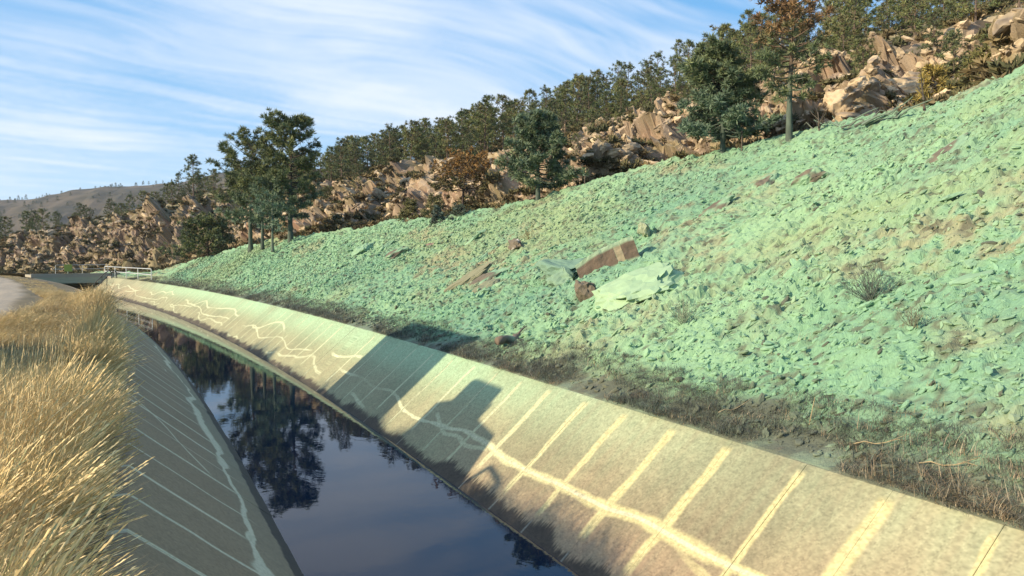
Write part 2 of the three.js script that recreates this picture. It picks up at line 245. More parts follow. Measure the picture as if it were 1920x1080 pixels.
// ---------------------------------------------------------------- canal lining: concrete panels with pale sealant along joints and cracks
const SLOPE_LEN = 3.05;                                               // metres down the face, some of it under water
const jr = rng(21), JOINTS = []; for (let s = -8.0; s < 91; s += 0.98 + jr() * 0.16) JOINTS.push(s);
const crackR = (s) => 1.42 + (fbm(s * 0.42, 2.2, 3.1, 3, 0.4) - 0.5) * 0.95 - 0.18 * Math.exp(-(((s - 6.5) / 3) ** 2));
const crackR2 = (s) => 0.95 + (fbm(s * 0.42 + 40, 5.2, 1.1, 3, 0.4) - 0.5) * 1.1;
const crackL = (s) => 1.72 + (fbm(s * 0.5 + 9, 7.2, 3.1, 3) - 0.5) * 0.7;
let jointIdx = 0;
function nearJoint(s) { let lo = 0, hi = JOINTS.length - 1; while (hi - lo > 1) { const m = (lo + hi) >> 1; if (JOINTS[m] > s) hi = m; else lo = m; } const k = Math.abs(JOINTS[lo] - s) < Math.abs(JOINTS[hi] - s) ? lo : hi; return k; }
function rightFace(s, w) {
  const g1 = fbm(s * 0.5, w * 0.9, 1.2, 3), g2 = fbm(s * 5, w * 5, 3.2, 3), sp = vn(s * 62, w * 62, 1.5) * 0.6 + vn(s * 29, w * 29, 4.5) * 0.4, drip = fbm(s * 9, w * 0.9, 6.2, 3);
  let c = mix3([0.225, 0.178, 0.105], [0.35, 0.268, 0.156], sst(0.3, 0.7, g1 * 0.7 + g2 * 0.3));
  c = mix3(c, [0.38, 0.255, 0.155], sst(1.2, 1.9, w + (g1 - 0.5)) * 0.75 * (1 - sst(9, 14, s)));
  const top = 1 - sst(0.05, 1.75, w + (g1 - 0.5) * 0.9);
  let gr = lerp(0.04 + 0.24 * top, 0.40 + 0.5 * top, sst(5, 16, s)) * (1 - 0.72 * sst(58, 76, s)); gr = clamp(gr * (0.6 + 0.8 * g1) + (drip - 0.5) * 0.25);
  c = mix3(c, mix3([0.275, 0.345, 0.19], [0.32, 0.46, 0.265], sst(0.3, 0.75, g1 * 0.4 + top * 0.6)), gr);
  // sealant
  const k = nearJoint(s), kh = PVAL[(k * 131 + 7) & 4095], kh2 = PVAL[(k * 57 + 900) & 4095];
  const near = 1 - sst(6, 16, s), hw = lerp(0.036, 0.078, near) * (0.5 + 0.8 * kh) * (0.7 + 0.6 * fbm(w * 1.6, k * 3.3, 2, 2)), wob = (fbm(s * 0.2 + k, w * 2.2, 5.5, 2) - 0.5) * 0.09;
  const end0 = 0.06, end1 = 2.25 - kh * 0.3;
  let seal = (1 - sst(hw * 0.65, hw * 1.25, Math.abs(s - JOINTS[k] + wob) + (g2 - 0.5) * 0.03)) * sst(end0, end0 + 0.12, w) * (1 - sst(end1 - 0.2, end1, w)) ;
  const dw = Math.abs(w - crackR(s)) * 0.8, chw = lerp(0.028, 0.062, near) * (0.6 + 0.8 * fbm(s * 1.3, 4, 4, 2));
  seal = Math.max(seal, (1 - sst(chw * 0.6, chw * 1.3, dw + (g2 - 0.5) * 0.05)) * lerp(1, sst(0.36, 0.5, fbm(s * 0.3 + 60, 1, 1, 2)), sst(10, 22, s)));
  if (s > 20) seal = Math.max(seal, (1 - sst(0.03, 0.065, Math.abs(w - crackR2(s)) + (g2 - 0.5) * 0.03)) * sst(0.48, 0.56, fbm(s * 0.25 + 10, 6, 1, 2)));
  const br = Math.abs(w - 1.75 - (fbm(s * 0.5 + 33, 8, 2, 3, 0.4) - 0.5) * 1.2), brk = sst(0.46, 0.54, fbm(s * 0.4 + 23, 4, 6, 2)); seal = Math.max(seal, (1 - sst(0.025, 0.06, br + (g2 - 0.5) * 0.04)) * brk * 0.8);
  const core = (1 - sst(0.012, 0.03, dw)) * near * 0.6;
  let sc = mix3([0.55, 0.48, 0.23], [0.52, 0.53, 0.32], sst(7, 14, s)); sc = mix3(sc, [0.66, 0.62, 0.46], core);
  c = mix3(c, sc, seal * 0.88);
  // water stain with ragged top, mineral runs at the joints
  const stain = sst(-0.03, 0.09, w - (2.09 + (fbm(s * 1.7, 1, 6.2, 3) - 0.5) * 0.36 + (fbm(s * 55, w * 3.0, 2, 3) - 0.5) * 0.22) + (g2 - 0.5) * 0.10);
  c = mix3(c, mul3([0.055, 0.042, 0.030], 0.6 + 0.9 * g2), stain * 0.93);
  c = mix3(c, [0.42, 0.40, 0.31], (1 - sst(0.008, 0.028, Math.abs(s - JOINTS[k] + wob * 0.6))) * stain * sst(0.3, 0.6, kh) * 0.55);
  return mul3(c, 0.50 + 1.0 * sp);
}
function leftFace(s, w) {
  const g1 = fbm(s * 0.5 + 20, w * 0.9, 9.2, 3), g2 = fbm(s * 5 + 7, w * 5, 3.2, 3), sp = vn(s * 62, w * 62, 7.5) * 0.6 + vn(s * 29, w * 29, 2.5) * 0.4;
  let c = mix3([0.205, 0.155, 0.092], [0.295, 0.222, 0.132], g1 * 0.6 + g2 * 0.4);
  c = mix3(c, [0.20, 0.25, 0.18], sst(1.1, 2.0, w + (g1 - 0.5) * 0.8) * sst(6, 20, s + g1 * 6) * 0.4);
  const k = nearJoint(s), kh = PVAL[(k * 131 + 77) & 4095], wob = (fbm(s * 0.2 + k * 3, w * 1.7, 1.5, 2) - 0.5) * 0.10;
  const hw = 0.024 + 0.026 * kh;
  let seal = (1 - sst(hw * 0.6, hw * 1.4, Math.abs(s - JOINTS[k] + wob))) * (1 - sst(1.7, 2.2, w + kh * 0.5)) * (kh > 0.12 ? 1 : 0.2);
  const diag = Math.abs(((s * 0.55 + w * 0.9 + 0.8 * fbm(s * 0.3, w, 2, 2)) % 3.1) - 1.4); seal = Math.max(seal, (1 - sst(0.014, 0.034, diag)) * sst(0.45, 0.52, fbm(s * 0.4, w * 0.4, 17, 2)) * 0.85);
  const cw = (0.05 + 0.11 * sst(0.45, 0.7, fbm(s * 0.7, 3, 8, 2))) * lerp(1, 0.6, sst(8, 20, s));
  seal = Math.max(seal, (1 - sst(cw * 0.6, cw * 1.3, Math.abs(w - crackL(s)) + (g2 - 0.5) * 0.10)));
  c = mix3(c, mix3([0.50, 0.48, 0.32], [0.58, 0.54, 0.38], g2), seal * 0.92);
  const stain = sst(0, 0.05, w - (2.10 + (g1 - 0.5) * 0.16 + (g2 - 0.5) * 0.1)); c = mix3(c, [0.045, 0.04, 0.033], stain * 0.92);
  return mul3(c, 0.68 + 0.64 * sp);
}
function faceTex(fn, s0, s1, W, Hh) {
  const d = new Uint8Array(W * Hh * 4), enc = (x) => Math.round(255 * clamp(x <= 0.0031308 ? x * 12.92 : 1.055 * Math.pow(x, 1 / 2.4) - 0.055));
  for (let j = 0; j < Hh; j++) for (let i = 0; i < W; i++) { const q = fn(s0 + (s1 - s0) * (i + 0.5) / W, SLOPE_LEN * (j + 0.5) / Hh), o = (j * W + i) * 4; d[o] = enc(q[0]); d[o + 1] = enc(q[1]); d[o + 2] = enc(q[2]); d[o + 3] = 255; }
  const t = new THREE.DataTexture(d, W, Hh, THREE.RGBAFormat); t.colorSpace = THREE.SRGBColorSpace; t.magFilter = THREE.LinearFilter; t.needsUpdate = true; return t;
}
function lining(fn, side, name, label, cuts) {
  const grp = new THREE.Group();
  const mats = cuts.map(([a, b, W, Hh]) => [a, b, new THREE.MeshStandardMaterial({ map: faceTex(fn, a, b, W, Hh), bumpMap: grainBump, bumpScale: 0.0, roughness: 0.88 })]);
  for (const q of mats) { q[2].bumpMap = null; }
  const cosA = 1.77 / 2.32, sinA = 1.5 / 2.32;
  const bed = new Soup();
  for (let k = 0; k < JOINTS.length - 1; k++) {
    const wide = side > 0 && Math.abs(JOINTS[k] - 23) < 0.5 ? 0.022 : 0.0012, s0 = JOINTS[k] + wide, s1 = JOINTS[k + 1] - 0.0012, mt = mats.find(([a, b]) => (s0 + s1) / 2 < b) ?? mats[mats.length - 1];
    const P = [], UV = [], IX = [], lift = (PVAL[(k * 91 + (side > 0 ? 3 : 1500)) & 4095] - 0.5) * 0.008, ch = 0.004;
    const pt = (s, w, n) => { const u = -w * cosA - n * sinA * -1 * 0, uu = side > 0 ? -w * cosA - n * sinA : LIP + w * cosA + n * sinA, h = -w * sinA + n * cosA; P.push(...at(s, uu, h)); UV.push((s - mt[0]) / (mt[1] - mt[0]), w / SLOPE_LEN); return P.length / 3 - 1; };
    const rows = [[0, 0], [0.75, 0], [1.5, 0], [2.25, 0], [SLOPE_LEN, 0]], cols = [[s0, -0.06], [s0, lift - ch], [s0 + ch, lift], [s1 - ch, lift], [s1, lift - ch], [s1, -0.06]];
    const id = rows.map(([w]) => cols.map(([s, n]) => pt(s, w, n)));
    for (let r = 0; r < rows.length - 1; r++) for (let c = 0; c < cols.length - 1; c++) { const a = id[r][c], b = id[r][c + 1], d = id[r + 1][c], e = id[r + 1][c + 1]; side > 0 ? IX.push(a, b, d, b, e, d) : IX.push(a, d, b, b, d, e); }
    // rounded lip running back into the bank
    const lipA = cols.map(([s, n]) => { P.push(...at(s, side > 0 ? 0.16 : LIP - 0.16, n + 0.004)); UV.push((s - mt[0]) / (mt[1] - mt[0]), 0.002); return P.length / 3 - 1; });
    for (let c = 0; c < cols.length - 1; c++) { const a = lipA[c], b = lipA[c + 1], d = id[0][c], e = id[0][c + 1]; side > 0 ? IX.push(a, b, d, b, e, d) : IX.push(a, d, b, b, d, e); }
    const g = new THREE.BufferGeometry(); g.setAttribute('position', new THREE.Float32BufferAttribute(P, 3)); g.setAttribute('uv', new THREE.Float32BufferAttribute(UV, 2)); g.setIndex(IX);
    part('concrete_panel', g, mt[2], grp);
    const b0 = [], col = [0.05, 0.045, 0.04]; for (const s of [JOINTS[k], JOINTS[k + 1]]) for (const w of [0.03, SLOPE_LEN + 0.1]) { const uu = side > 0 ? -w * cosA + 0.03 * sinA : LIP + w * cosA - 0.03 * sinA; b0.push(bed.v(...at(s, uu, -w * sinA - 0.03 * cosA), col)); }
    bed.tri(b0[0], b0[1], b0[2]); bed.tri(b0[1], b0[3], b0[2]);
  }
  part('joint_bed', bed.geo(), vcol(0.95), grp);
  setting(grp, name, label);
}
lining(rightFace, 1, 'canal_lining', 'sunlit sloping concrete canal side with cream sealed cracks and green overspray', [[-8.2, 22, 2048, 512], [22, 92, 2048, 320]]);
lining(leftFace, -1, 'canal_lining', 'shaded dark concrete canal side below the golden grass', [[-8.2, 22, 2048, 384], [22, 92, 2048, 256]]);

// ---------------------------------------------------------------- water, canal bed
{
  const ss = []; for (let s = -12; s <= 100; s += 1) ss.push(s);
  const g = gridGeo(ss.length, 2, (i, j) => { const u = j ? -4.9 : -1.5, p = at(ss[i], u, WATER); return [p[0], p[1], p[2], 1, 1, 1, p[0] / 2.4, p[2] / 2.4]; });
  const ripple = tileTex(512, (u, v) => { const q = torus(u, v, 9, 4) * 0.65 + torus(u, v, 26, 6) * 0.3 + torus(v, u, 60, 9) * 0.05; return [q, q, q]; }, false);
  const m = new THREE.Mesh(g, new THREE.MeshPhysicalMaterial({ color: new THREE.Color().setRGB(0.005, 0.014, 0.034), roughness: 0.012, ior: 1.333, bumpMap: ripple, bumpScale: 0.0009 })); m.receiveShadow = true;
  g.index.array.reverse();
  setting(m, 'canal_water', 'still dark canal water mirroring the pines and sky');
  const gb = gridGeo(ss.length, 2, (i, j) => { const p = at(ss[i], j ? -5.3 : -1.1, -2.3); return [p[0], p[1], p[2], 0.1, 0.09, 0.06]; });
  const b = new THREE.Mesh(gb, vcol(1)); setting(b, 'canal_bed', 'muddy bed of the canal');
}

// ---------------------------------------------------------------- left bank, dirt road, valley floor, far hills
function bankH(s, u) { const n = LIP - u; return sst(0.1, 1.5, n) * 0.12 + sst(1.5, 3.4, n) * 0.16 + (fbm(s * 0.5, u * 0.5, 6.1, 3) - 0.5) * 0.22 * sst(0.2, 1.2, n) * (1 - 0.75 * sst(3.8, 4.6, n)) + (fbm(s * 4, u * 4, 2.1, 2) - 0.5) * 0.03; }
{
  const ss = []; for (let s = -14; s < 40; s += 0.25) ss.push(s); for (let s = 40; s < 150; s += 0.7) ss.push(s);
  const us = []; for (let n = 0.10; n < 5; n += 0.12) us.push(n); for (let n = 5; n < 40; n += 0.6) us.push(n);
  const g = gridGeo(ss.length, us.length, (i, j) => {
    const s = ss[i], n = us[j], u = LIP - n, h = bankH(s, u) + (j ? 0 : -0.06), p = at(s, u, h), n1 = fbm(s * 0.4, u * 0.6, 3.1, 3), n2 = fbm(s * 2.4, u * 2.4, 5.1, 3);
    const edge = n + (n1 - 0.5) * 0.7, road = sst(2.9, 3.5, edge) * (1 - sst(8.2, 8.9, edge)), rut = Math.exp(-(((n - 4.7) / 0.35) ** 2)) + Math.exp(-(((n - 6.6) / 0.35) ** 2));
    let c = mix3([0.25, 0.19, 0.095], [0.15, 0.115, 0.06], n2); c = mix3(c, mix3([0.40, 0.32, 0.225], [0.46, 0.38, 0.28], n2 * 0.6 + rut * 0.5), road);
    return [p[0], p[1], p[2], c[0], c[1], c[2], s / 1.7, u / 1.7];
  });
  g.index.array.reverse();
  const m = new THREE.Mesh(g, vcol(0.95, { map: grainTint, bumpMap: grainBump, bumpScale: 0.015 })); m.castShadow = m.receiveShadow = true;
  setting(m, 'canal_bank_road', 'pale dirt road on the left canal bank with dry ground beside it');
}
{
  const g = new THREE.PlaneGeometry(6000, 6000, 60, 60); g.rotateX(-Math.PI / 2);
  const m = new THREE.Mesh(g, std([0.22, 0.18, 0.10], 1)); m.position.set(0, -7, -1200); m.receiveShadow = true; setting(m, 'valley_ground', 'dry valley floor far below the ridge');
}
{
  // a long far hill: sunlit scrubby top, falling to the left
  const N = 170, M = 60;
  const g = gridGeo(N, M, (i, j) => {
    const t = i / (N - 1), f = j / (M - 1), x = lerp(-900, 250, t), top = 58 + 58 * sst(-700, -200, x) + 6 * fbm(x * 0.012, 1, 1, 3), f2 = sst(0, 1, f);
    const gul = fbm(x * 0.022 + f * 1.5, f * 2.0, 4, 4), y = -7 + top * Math.sin(f2 * 1.5708) * (0.86 + 0.14 * gul) + (gul - 0.5) * 16 * (1 - f), z = -640 - f * 260 - (x + 300) * 0.18 + (gul - 0.5) * 50 * (1 - f);
    const n = fbm(x * 0.05, y * 0.05, z * 0.05, 4), n2 = fbm(x * 0.22, y * 0.3, z * 0.2, 3);
    let c = mix3([0.115, 0.09, 0.06], [0.08, 0.068, 0.044], sst(0.4, 0.6, n)); c = mix3(c, [0.045, 0.045, 0.032], sst(0.52, 0.62, n2 * 0.65 + n * 0.35));
    return [x, y, z, c[0], c[1], c[2]];
  });
  g.index.array.reverse();
  const m = new THREE.Mesh(g, vcol(1)); setting(m, 'distant_hill', 'far brown scrubby hill on the left skyline');
}
// ---------------------------------------------------------------- trees
const needleMat = vcol(0.75, { side: THREE.DoubleSide }), barkMat = vcol(0.95);
function tuft(S, R, c, dir, size, n, wid, col) {                      // a brush of needles
  const d = V3(), a = V3();
  for (let k = 0; k < n; k++) {
    d.set(R() * 2 - 1, R() * 2 - 1, R() * 2 - 1).normalize().addScaledVector(dir, 0.75).normalize();
    a.set(R() * 2 - 1, R() * 2 - 1, R() * 2 - 1).cross(d).normalize();
    const L = size * (0.65 + 0.5 * R()), w = wid * (0.7 + 0.6 * R()), cc = mul3(col, 0.75 + 0.5 * R());
    const bx = c.x - d.x * L * 0.12, by = c.y - d.y * L * 0.12, bz = c.z - d.z * L * 0.12;
    const i0 = S.v(bx, by, bz, cc), i1 = S.v(c.x + d.x * L * 0.55 + a.x * w, c.y + d.y * L * 0.55 + a.y * w, c.z + d.z * L * 0.55 + a.z * w, cc), i2 = S.v(c.x + d.x * L, c.y + d.y * L, c.z + d.z * L, cc), i3 = S.v(c.x + d.x * L * 0.5 - a.x * w, c.y + d.y * L * 0.5 - a.y * w, c.z + d.z * L * 0.5 - a.z * w, cc);
    S.tri(i0, i1, i2); S.tri(i0, i2, i3);
  }
}
function pine(seed, o) {                                              // {height, base (crown start 0..1), spread, limbs, needles, size, wid, lean, shape(t), color(p, R), bark(p), bare, r0}
  const R = rng(seed), H = o.height, T = new Soup(), C = new Soup(), top = H * 0.97, r0 = o.r0 ?? H * 0.022;
  const lean = o.lean ?? [0, 0], bend = (y) => { const t = y / H; return V3(lean[0] * t * t + Math.sin(t * 5 + seed) * 0.012 * H * t, y, lean[1] * t * t + Math.cos(t * 4 + seed * 2) * 0.012 * H * t); };
  const tp = [], tr = []; for (let k = 0; k <= 36; k++) { const t = k / 36; tp.push(bend(-0.25 + (top + 0.25) * t)); tr.push(lerp(r0 * (1 + 0.3 * Math.exp(-t * 25)), 0.012, Math.pow(t, 0.85)) * (0.92 + 0.16 * R())); }
  const bark0 = o.bark ?? (() => [0.10, 0.075, 0.055]), bark = (p) => mul3(bark0(p), 0.45 + 1.1 * fbm(p.x * 26 + seed, p.y * 5, p.z * 26, 2));
  T.tube(tp, tr, 10, bark);
  for (let k = 0; k < o.limbs; k++) {
    const t = Math.pow((k + R() * 0.9) / o.limbs, 0.92), y = lerp(o.base * H, top * 0.985, t), az = k * 2.399 + R() * 0.9, len = o.spread * o.shape(t) * (0.62 + 0.55 * R()), up = lerp(-0.12, 0.75, t) + (R() - 0.5) * 0.35;
    const st = bend(y), dir = V3(Math.cos(az), up, Math.sin(az)).normalize(), pts = [], rad = [];
    for (let q = 0; q <= 4; q++) { const f = q / 4; pts.push(V3(st.x + dir.x * len * f, st.y + dir.y * len * f + 0.16 * len * f * f - (0.10 * len * Math.sin(f * Math.PI)) * (1 - t), st.z + dir.z * len * f)); rad.push(lerp(r0 * 0.24 * (1 - 0.6 * t) + 0.008, 0.006, f)); }
    T.tube(pts, rad, 4, bark);
    if (o.bare && R() < o.bare(t)) continue;
    const nt = Math.max(2, Math.round(len * (o.perM ?? 5)));
    for (let q = 0; q < nt; q++) {
      const f = 0.30 + 0.70 * Math.sqrt((q + R()) / nt), e = f * 4, i = Math.min(3, Math.floor(e)), c = pts[i].clone().lerp(pts[i + 1], e - i), off = (0.10 + 0.24 * R()) * len * (o.loose ?? 0.75);
      const a2 = R() * 6.283; c.x += Math.cos(a2) * off; c.z += Math.sin(a2) * off; c.y += (R() - 0.25) * off * 0.7;
      if (R() < 0.5) T.tube([pts[i].clone().lerp(pts[i + 1], e - i), c], [0.012, 0.005], 3, bark);
      const dd = dir.clone().multiplyScalar(0.5).add(V3((R() - 0.5) * 0.7, 0.55, (R() - 0.5) * 0.7));
      tuft(C, R, c, dd, o.size * (0.75 + 0.5 * R()), o.needles, o.wid, o.color(c, R));
    }
  }
  for (let k = 0; k < 5; k++) { const c = bend(top * (0.93 + 0.07 * R())); c.x += (R() - 0.5) * 0.2; c.z += (R() - 0.5) * 0.2; if (!(o.bare && R() < o.bare(1))) tuft(C, R, c, V3(0, 1, 0), o.size, o.needles, o.wid, o.color(c, R)); }
  return [T.geo(true), C.geo()];
}
function growTree(name, label, category, geos, pos, turn, group, scale = 1) {
  const t = thing(name, label, category, pos, turn, group); t.scale.setScalar(scale);
  part('trunk', geos[0], barkMat, t); part('crown', geos[1], needleMat, t); return t;
}
const G1 = [0.108, 0.138, 0.050], G2 = [0.165, 0.182, 0.064], G3 = [0.080, 0.108, 0.050], SPR = [0.15, 0.225, 0.155];
const pick = (R, ...c) => c[Math.floor(R() * c.length)];
const domeShape = (t) => Math.pow(Math.sin(Math.PI * clamp(0.16 + 0.80 * t)), 0.7), roundShape = (t) => Math.sqrt(Math.max(0.05, 1 - Math.pow(t * 1.75 - 0.72, 2)));
const spray = (lo, hi) => (p, R) => mix3(pick(R, G1, G2, G3), mul3(SPR, 0.8 + 0.4 * R()), (1 - sst(lo, hi, p.y + (R() - 0.5) * 1.2)) * (0.4 + 0.6 * R()));
const trunkSpray = (hi) => (p) => mix3([0.075, 0.10, 0.075], [0.085, 0.065, 0.048], sst(hi * 0.7, hi, p.y));
const at3 = (s, u) => at(s, u, hillAt(s, u) - 0.05);
growTree('ponderosa_pine', 'tallest dark pine of the left cluster with broad layered crown', 'pine tree', pine(11, { height: 8.1, base: 0.22, spread: 1.85, limbs: 78, needles: 30, size: 0.31, wid: 0.019, shape: (t) => 0.45 + 0.62 * Math.pow(Math.sin(Math.PI * clamp(0.1 + 0.78 * t)), 0.8) - 0.35 * sst(0.85, 1, t), perM: 7.5, loose: 0.55, color: spray(2.2, 4.6), bark: trunkSpray(4.5), r0: 0.20, bare: (t) => t < 0.12 ? 0.35 : 0.08 }), [-14.35, 2.95, -48.5], 0.4);
growTree('ponderosa_pine', 'leaning pine left of the tallest one, with ragged stepped crown', 'pine tree', pine(23, { height: 7.7, base: 0.22, spread: 1.95, limbs: 60, needles: 30, size: 0.31, wid: 0.019, lean: [-1.45, 0.3], shape: (t) => 0.62 + 0.55 * Math.sin(Math.PI * clamp(0.15 + 0.6 * t)) - 0.45 * sst(0.7, 1, t), perM: 6.5, loose: 0.6, color: spray(1.8, 4.2), bark: trunkSpray(3.5), r0: 0.17, bare: (t) => 0.15 }), [-18.17, 2.68, -52.0], 1.9);
growTree('ponderosa_pine', 'short thin pine with green-dusted branches between the two tall left pines', 'pine tree', pine(31, { height: 5.4, base: 0.22, spread: 1.5, limbs: 40, needles: 22, size: 0.28, wid: 0.019, shape: domeShape, perM: 6.5, color: spray(1.6, 4.6), bark: trunkSpray(4), r0: 0.13 }), [-16.85, 2.88, -50.5], 2.2);
growTree('ponderosa_pine', 'slim small pine with pale green trunk just left of the tallest pine', 'pine tree', pine(37, { height: 4.6, base: 0.25, spread: 1.35, limbs: 34, needles: 22, size: 0.26, wid: 0.018, shape: domeShape, perM: 6.5, color: spray(2.5, 5.4), bark: () => [0.11, 0.14, 0.10], r0: 0.10 }), [-15.21, 2.70, -47.5], 0.2);
growTree('ponderosa_pine', 'bushy dark green pine with short bare trunk standing at mid-slope crest', 'pine tree', pine(43, { height: 3.7, base: 0.22, spread: 1.75, limbs: 80, needles: 32, size: 0.24, wid: 0.016, lean: [-0.3, 0], shape: (t) => 0.95 - 0.62 * Math.pow(t, 1.4) + 0.1 * Math.sin(t * 18), perM: 9, loose: 0.6, color: (p, R) => mix3(pick(R, G1, G3, G2), mul3(SPR, 0.75 + 0.4 * R()), 0.25 + 0.4 * R()), bark: trunkSpray(2.5), r0: 0.13 }), at3(28.4, 10.1), 1.2);
growTree('ponderosa_pine', 'broad green-dusted pine with forked trunk, left of the tall browning pine', 'pine tree', pine(59, { height: 3.5, base: 0.20, spread: 1.75, limbs: 96, needles: 32, size: 0.23, wid: 0.015, lean: [-0.45, 0], shape: (t) => 0.95 - 0.55 * Math.pow(t, 1.3) + 0.1 * Math.sin(t * 14), perM: 10, loose: 0.6, color: (p, R) => mix3(pick(R, G1, G3, G2), mul3(SPR, 0.75 + 0.45 * R()), (1 - sst(0.8, 3.6, p.y)) * 0.6 + 0.25 * R()), bark: trunkSpray(3), r0: 0.12 }), at3(20.6, 13.1), 0.5);
growTree('ponderosa_pine', 'tall pine with orange-brown dying top and green lower branches', 'pine tree', pine(64, { height: 6.1, base: 0.22, spread: 1.02, limbs: 70, needles: 26, size: 0.21, wid: 0.014, lean: [-0.15, 0], shape: (t) => 0.75 + 0.45 * Math.sin(Math.PI * clamp(0.05 + 0.75 * t)) - 0.35 * sst(0.8, 1, t) , perM: 8.5, loose: 0.6, color: (p, R) => { const k = sst(3.0, 3.9, p.y + (R() - 0.5) * 0.8); return mix3(mix3(pick(R, G2, G1, G3), SPR, 0.18), pick(R, [0.24, 0.14, 0.065], [0.17, 0.105, 0.055], [0.28, 0.17, 0.075]), k); }, bark: (p) => mix3([0.085, 0.11, 0.082], [0.13, 0.09, 0.06], sst(1.6, 2.8, p.y)), r0: 0.125, bare: (t) => t > 0.5 ? 0.2 : 0.15 }), at3(18.2, 13.7), 2.6);
growTree('oak_tree', 'low spreading tree with rusty orange crown against the dark rocks', 'tree', pine(71, { height: 2.5, base: 0.40, spread: 2.1, limbs: 46, needles: 20, size: 0.16, wid: 0.020, lean: [0.3, 0], shape: (t) => 1.0 - 0.45 * t, perM: 8, loose: 0.6, color: (p, R) => mix3(pick(R, [0.27, 0.15, 0.045], [0.33, 0.19, 0.06], [0.20, 0.12, 0.04]), [0.13, 0.115, 0.045], 1 - sst(1.4, 2.0, p.y + (R() - 0.5) * 0.7)), bark: () => [0.07, 0.05, 0.04], r0: 0.09 }), [-2.7, 4.75, -41.0], 0.7);
growTree('juniper', 'wide low dark juniper at the foot of the left pines', 'juniper', pine(83, { height: 2.7, base: 0.04, spread: 3.0, limbs: 60, needles: 22, size: 0.30, wid: 0.024, shape: (t) => 1.0 - 0.6 * t, perM: 6, loose: 0.65, color: (p, R) => pick(R, G1, G3, G2, [0.10, 0.12, 0.05]), r0: 0.10 }), [-25.2, 2.15, -62.0], 0.3);
// shrubs along the crest
function shrub(label, name, seed, pos, h, spread, cols, cat = 'shrub', group) { growTree(name, label, cat, pine(seed, { height: h, base: 0.03, spread, limbs: 26, needles: 16, size: h * 0.15 + 0.05, wid: 0.016, shape: (t) => 0.95 - 0.5 * t, perM: 11, color: (p, R) => pick(R, ...cols), r0: 0.03 }), pos, seed, group); }
shrub('olive round shrub below the cracked cliff, left of the rusty tree', 'shrub', 101, [-5.7, 4.15, -42.0], 1.0, 0.75, [[0.13, 0.125, 0.04], [0.17, 0.155, 0.05], [0.10, 0.10, 0.04]]);
shrub('pale yellow-green shrub just left of the rusty tree', 'shrub', 102, [-4.1, 4.1, -39.6], 1.15, 0.7, [[0.20, 0.175, 0.07], [0.15, 0.145, 0.06], [0.12, 0.12, 0.05]]);
shrub('bright yellow bush by the dark cleft in the right cliff', 'shrub', 103, [14.6, 7.3, -26.2], 1.25, 0.75, [[0.36, 0.27, 0.06], [0.30, 0.24, 0.07], [0.22, 0.18, 0.05]]);
shrub('olive shrub on the bench, right of the yellow bush', 'shrub', 104, [15.4, 7.7, -24.6], 0.95, 0.85, [[0.14, 0.14, 0.045], [0.18, 0.165, 0.05]]);
shrub('dense olive shrub at the right edge above the slope', 'shrub', 105, [15.3, 8.0, -22.9], 1.1, 0.9, [[0.15, 0.145, 0.05], [0.11, 0.115, 0.04]]);
shrub('small teal-dusted shrub on the crest below the rusty tree', 'shrub', 106, at3(35.3, 8.5), 0.8, 0.45, [[0.10, 0.14, 0.11], [0.07, 0.09, 0.07]]);
shrub('low grey-green shrub on the crest right of the teal-dusted one', 'shrub', 107, at3(33.7, 8.9), 0.45, 0.65, [[0.11, 0.14, 0.10], [0.08, 0.10, 0.07]]);
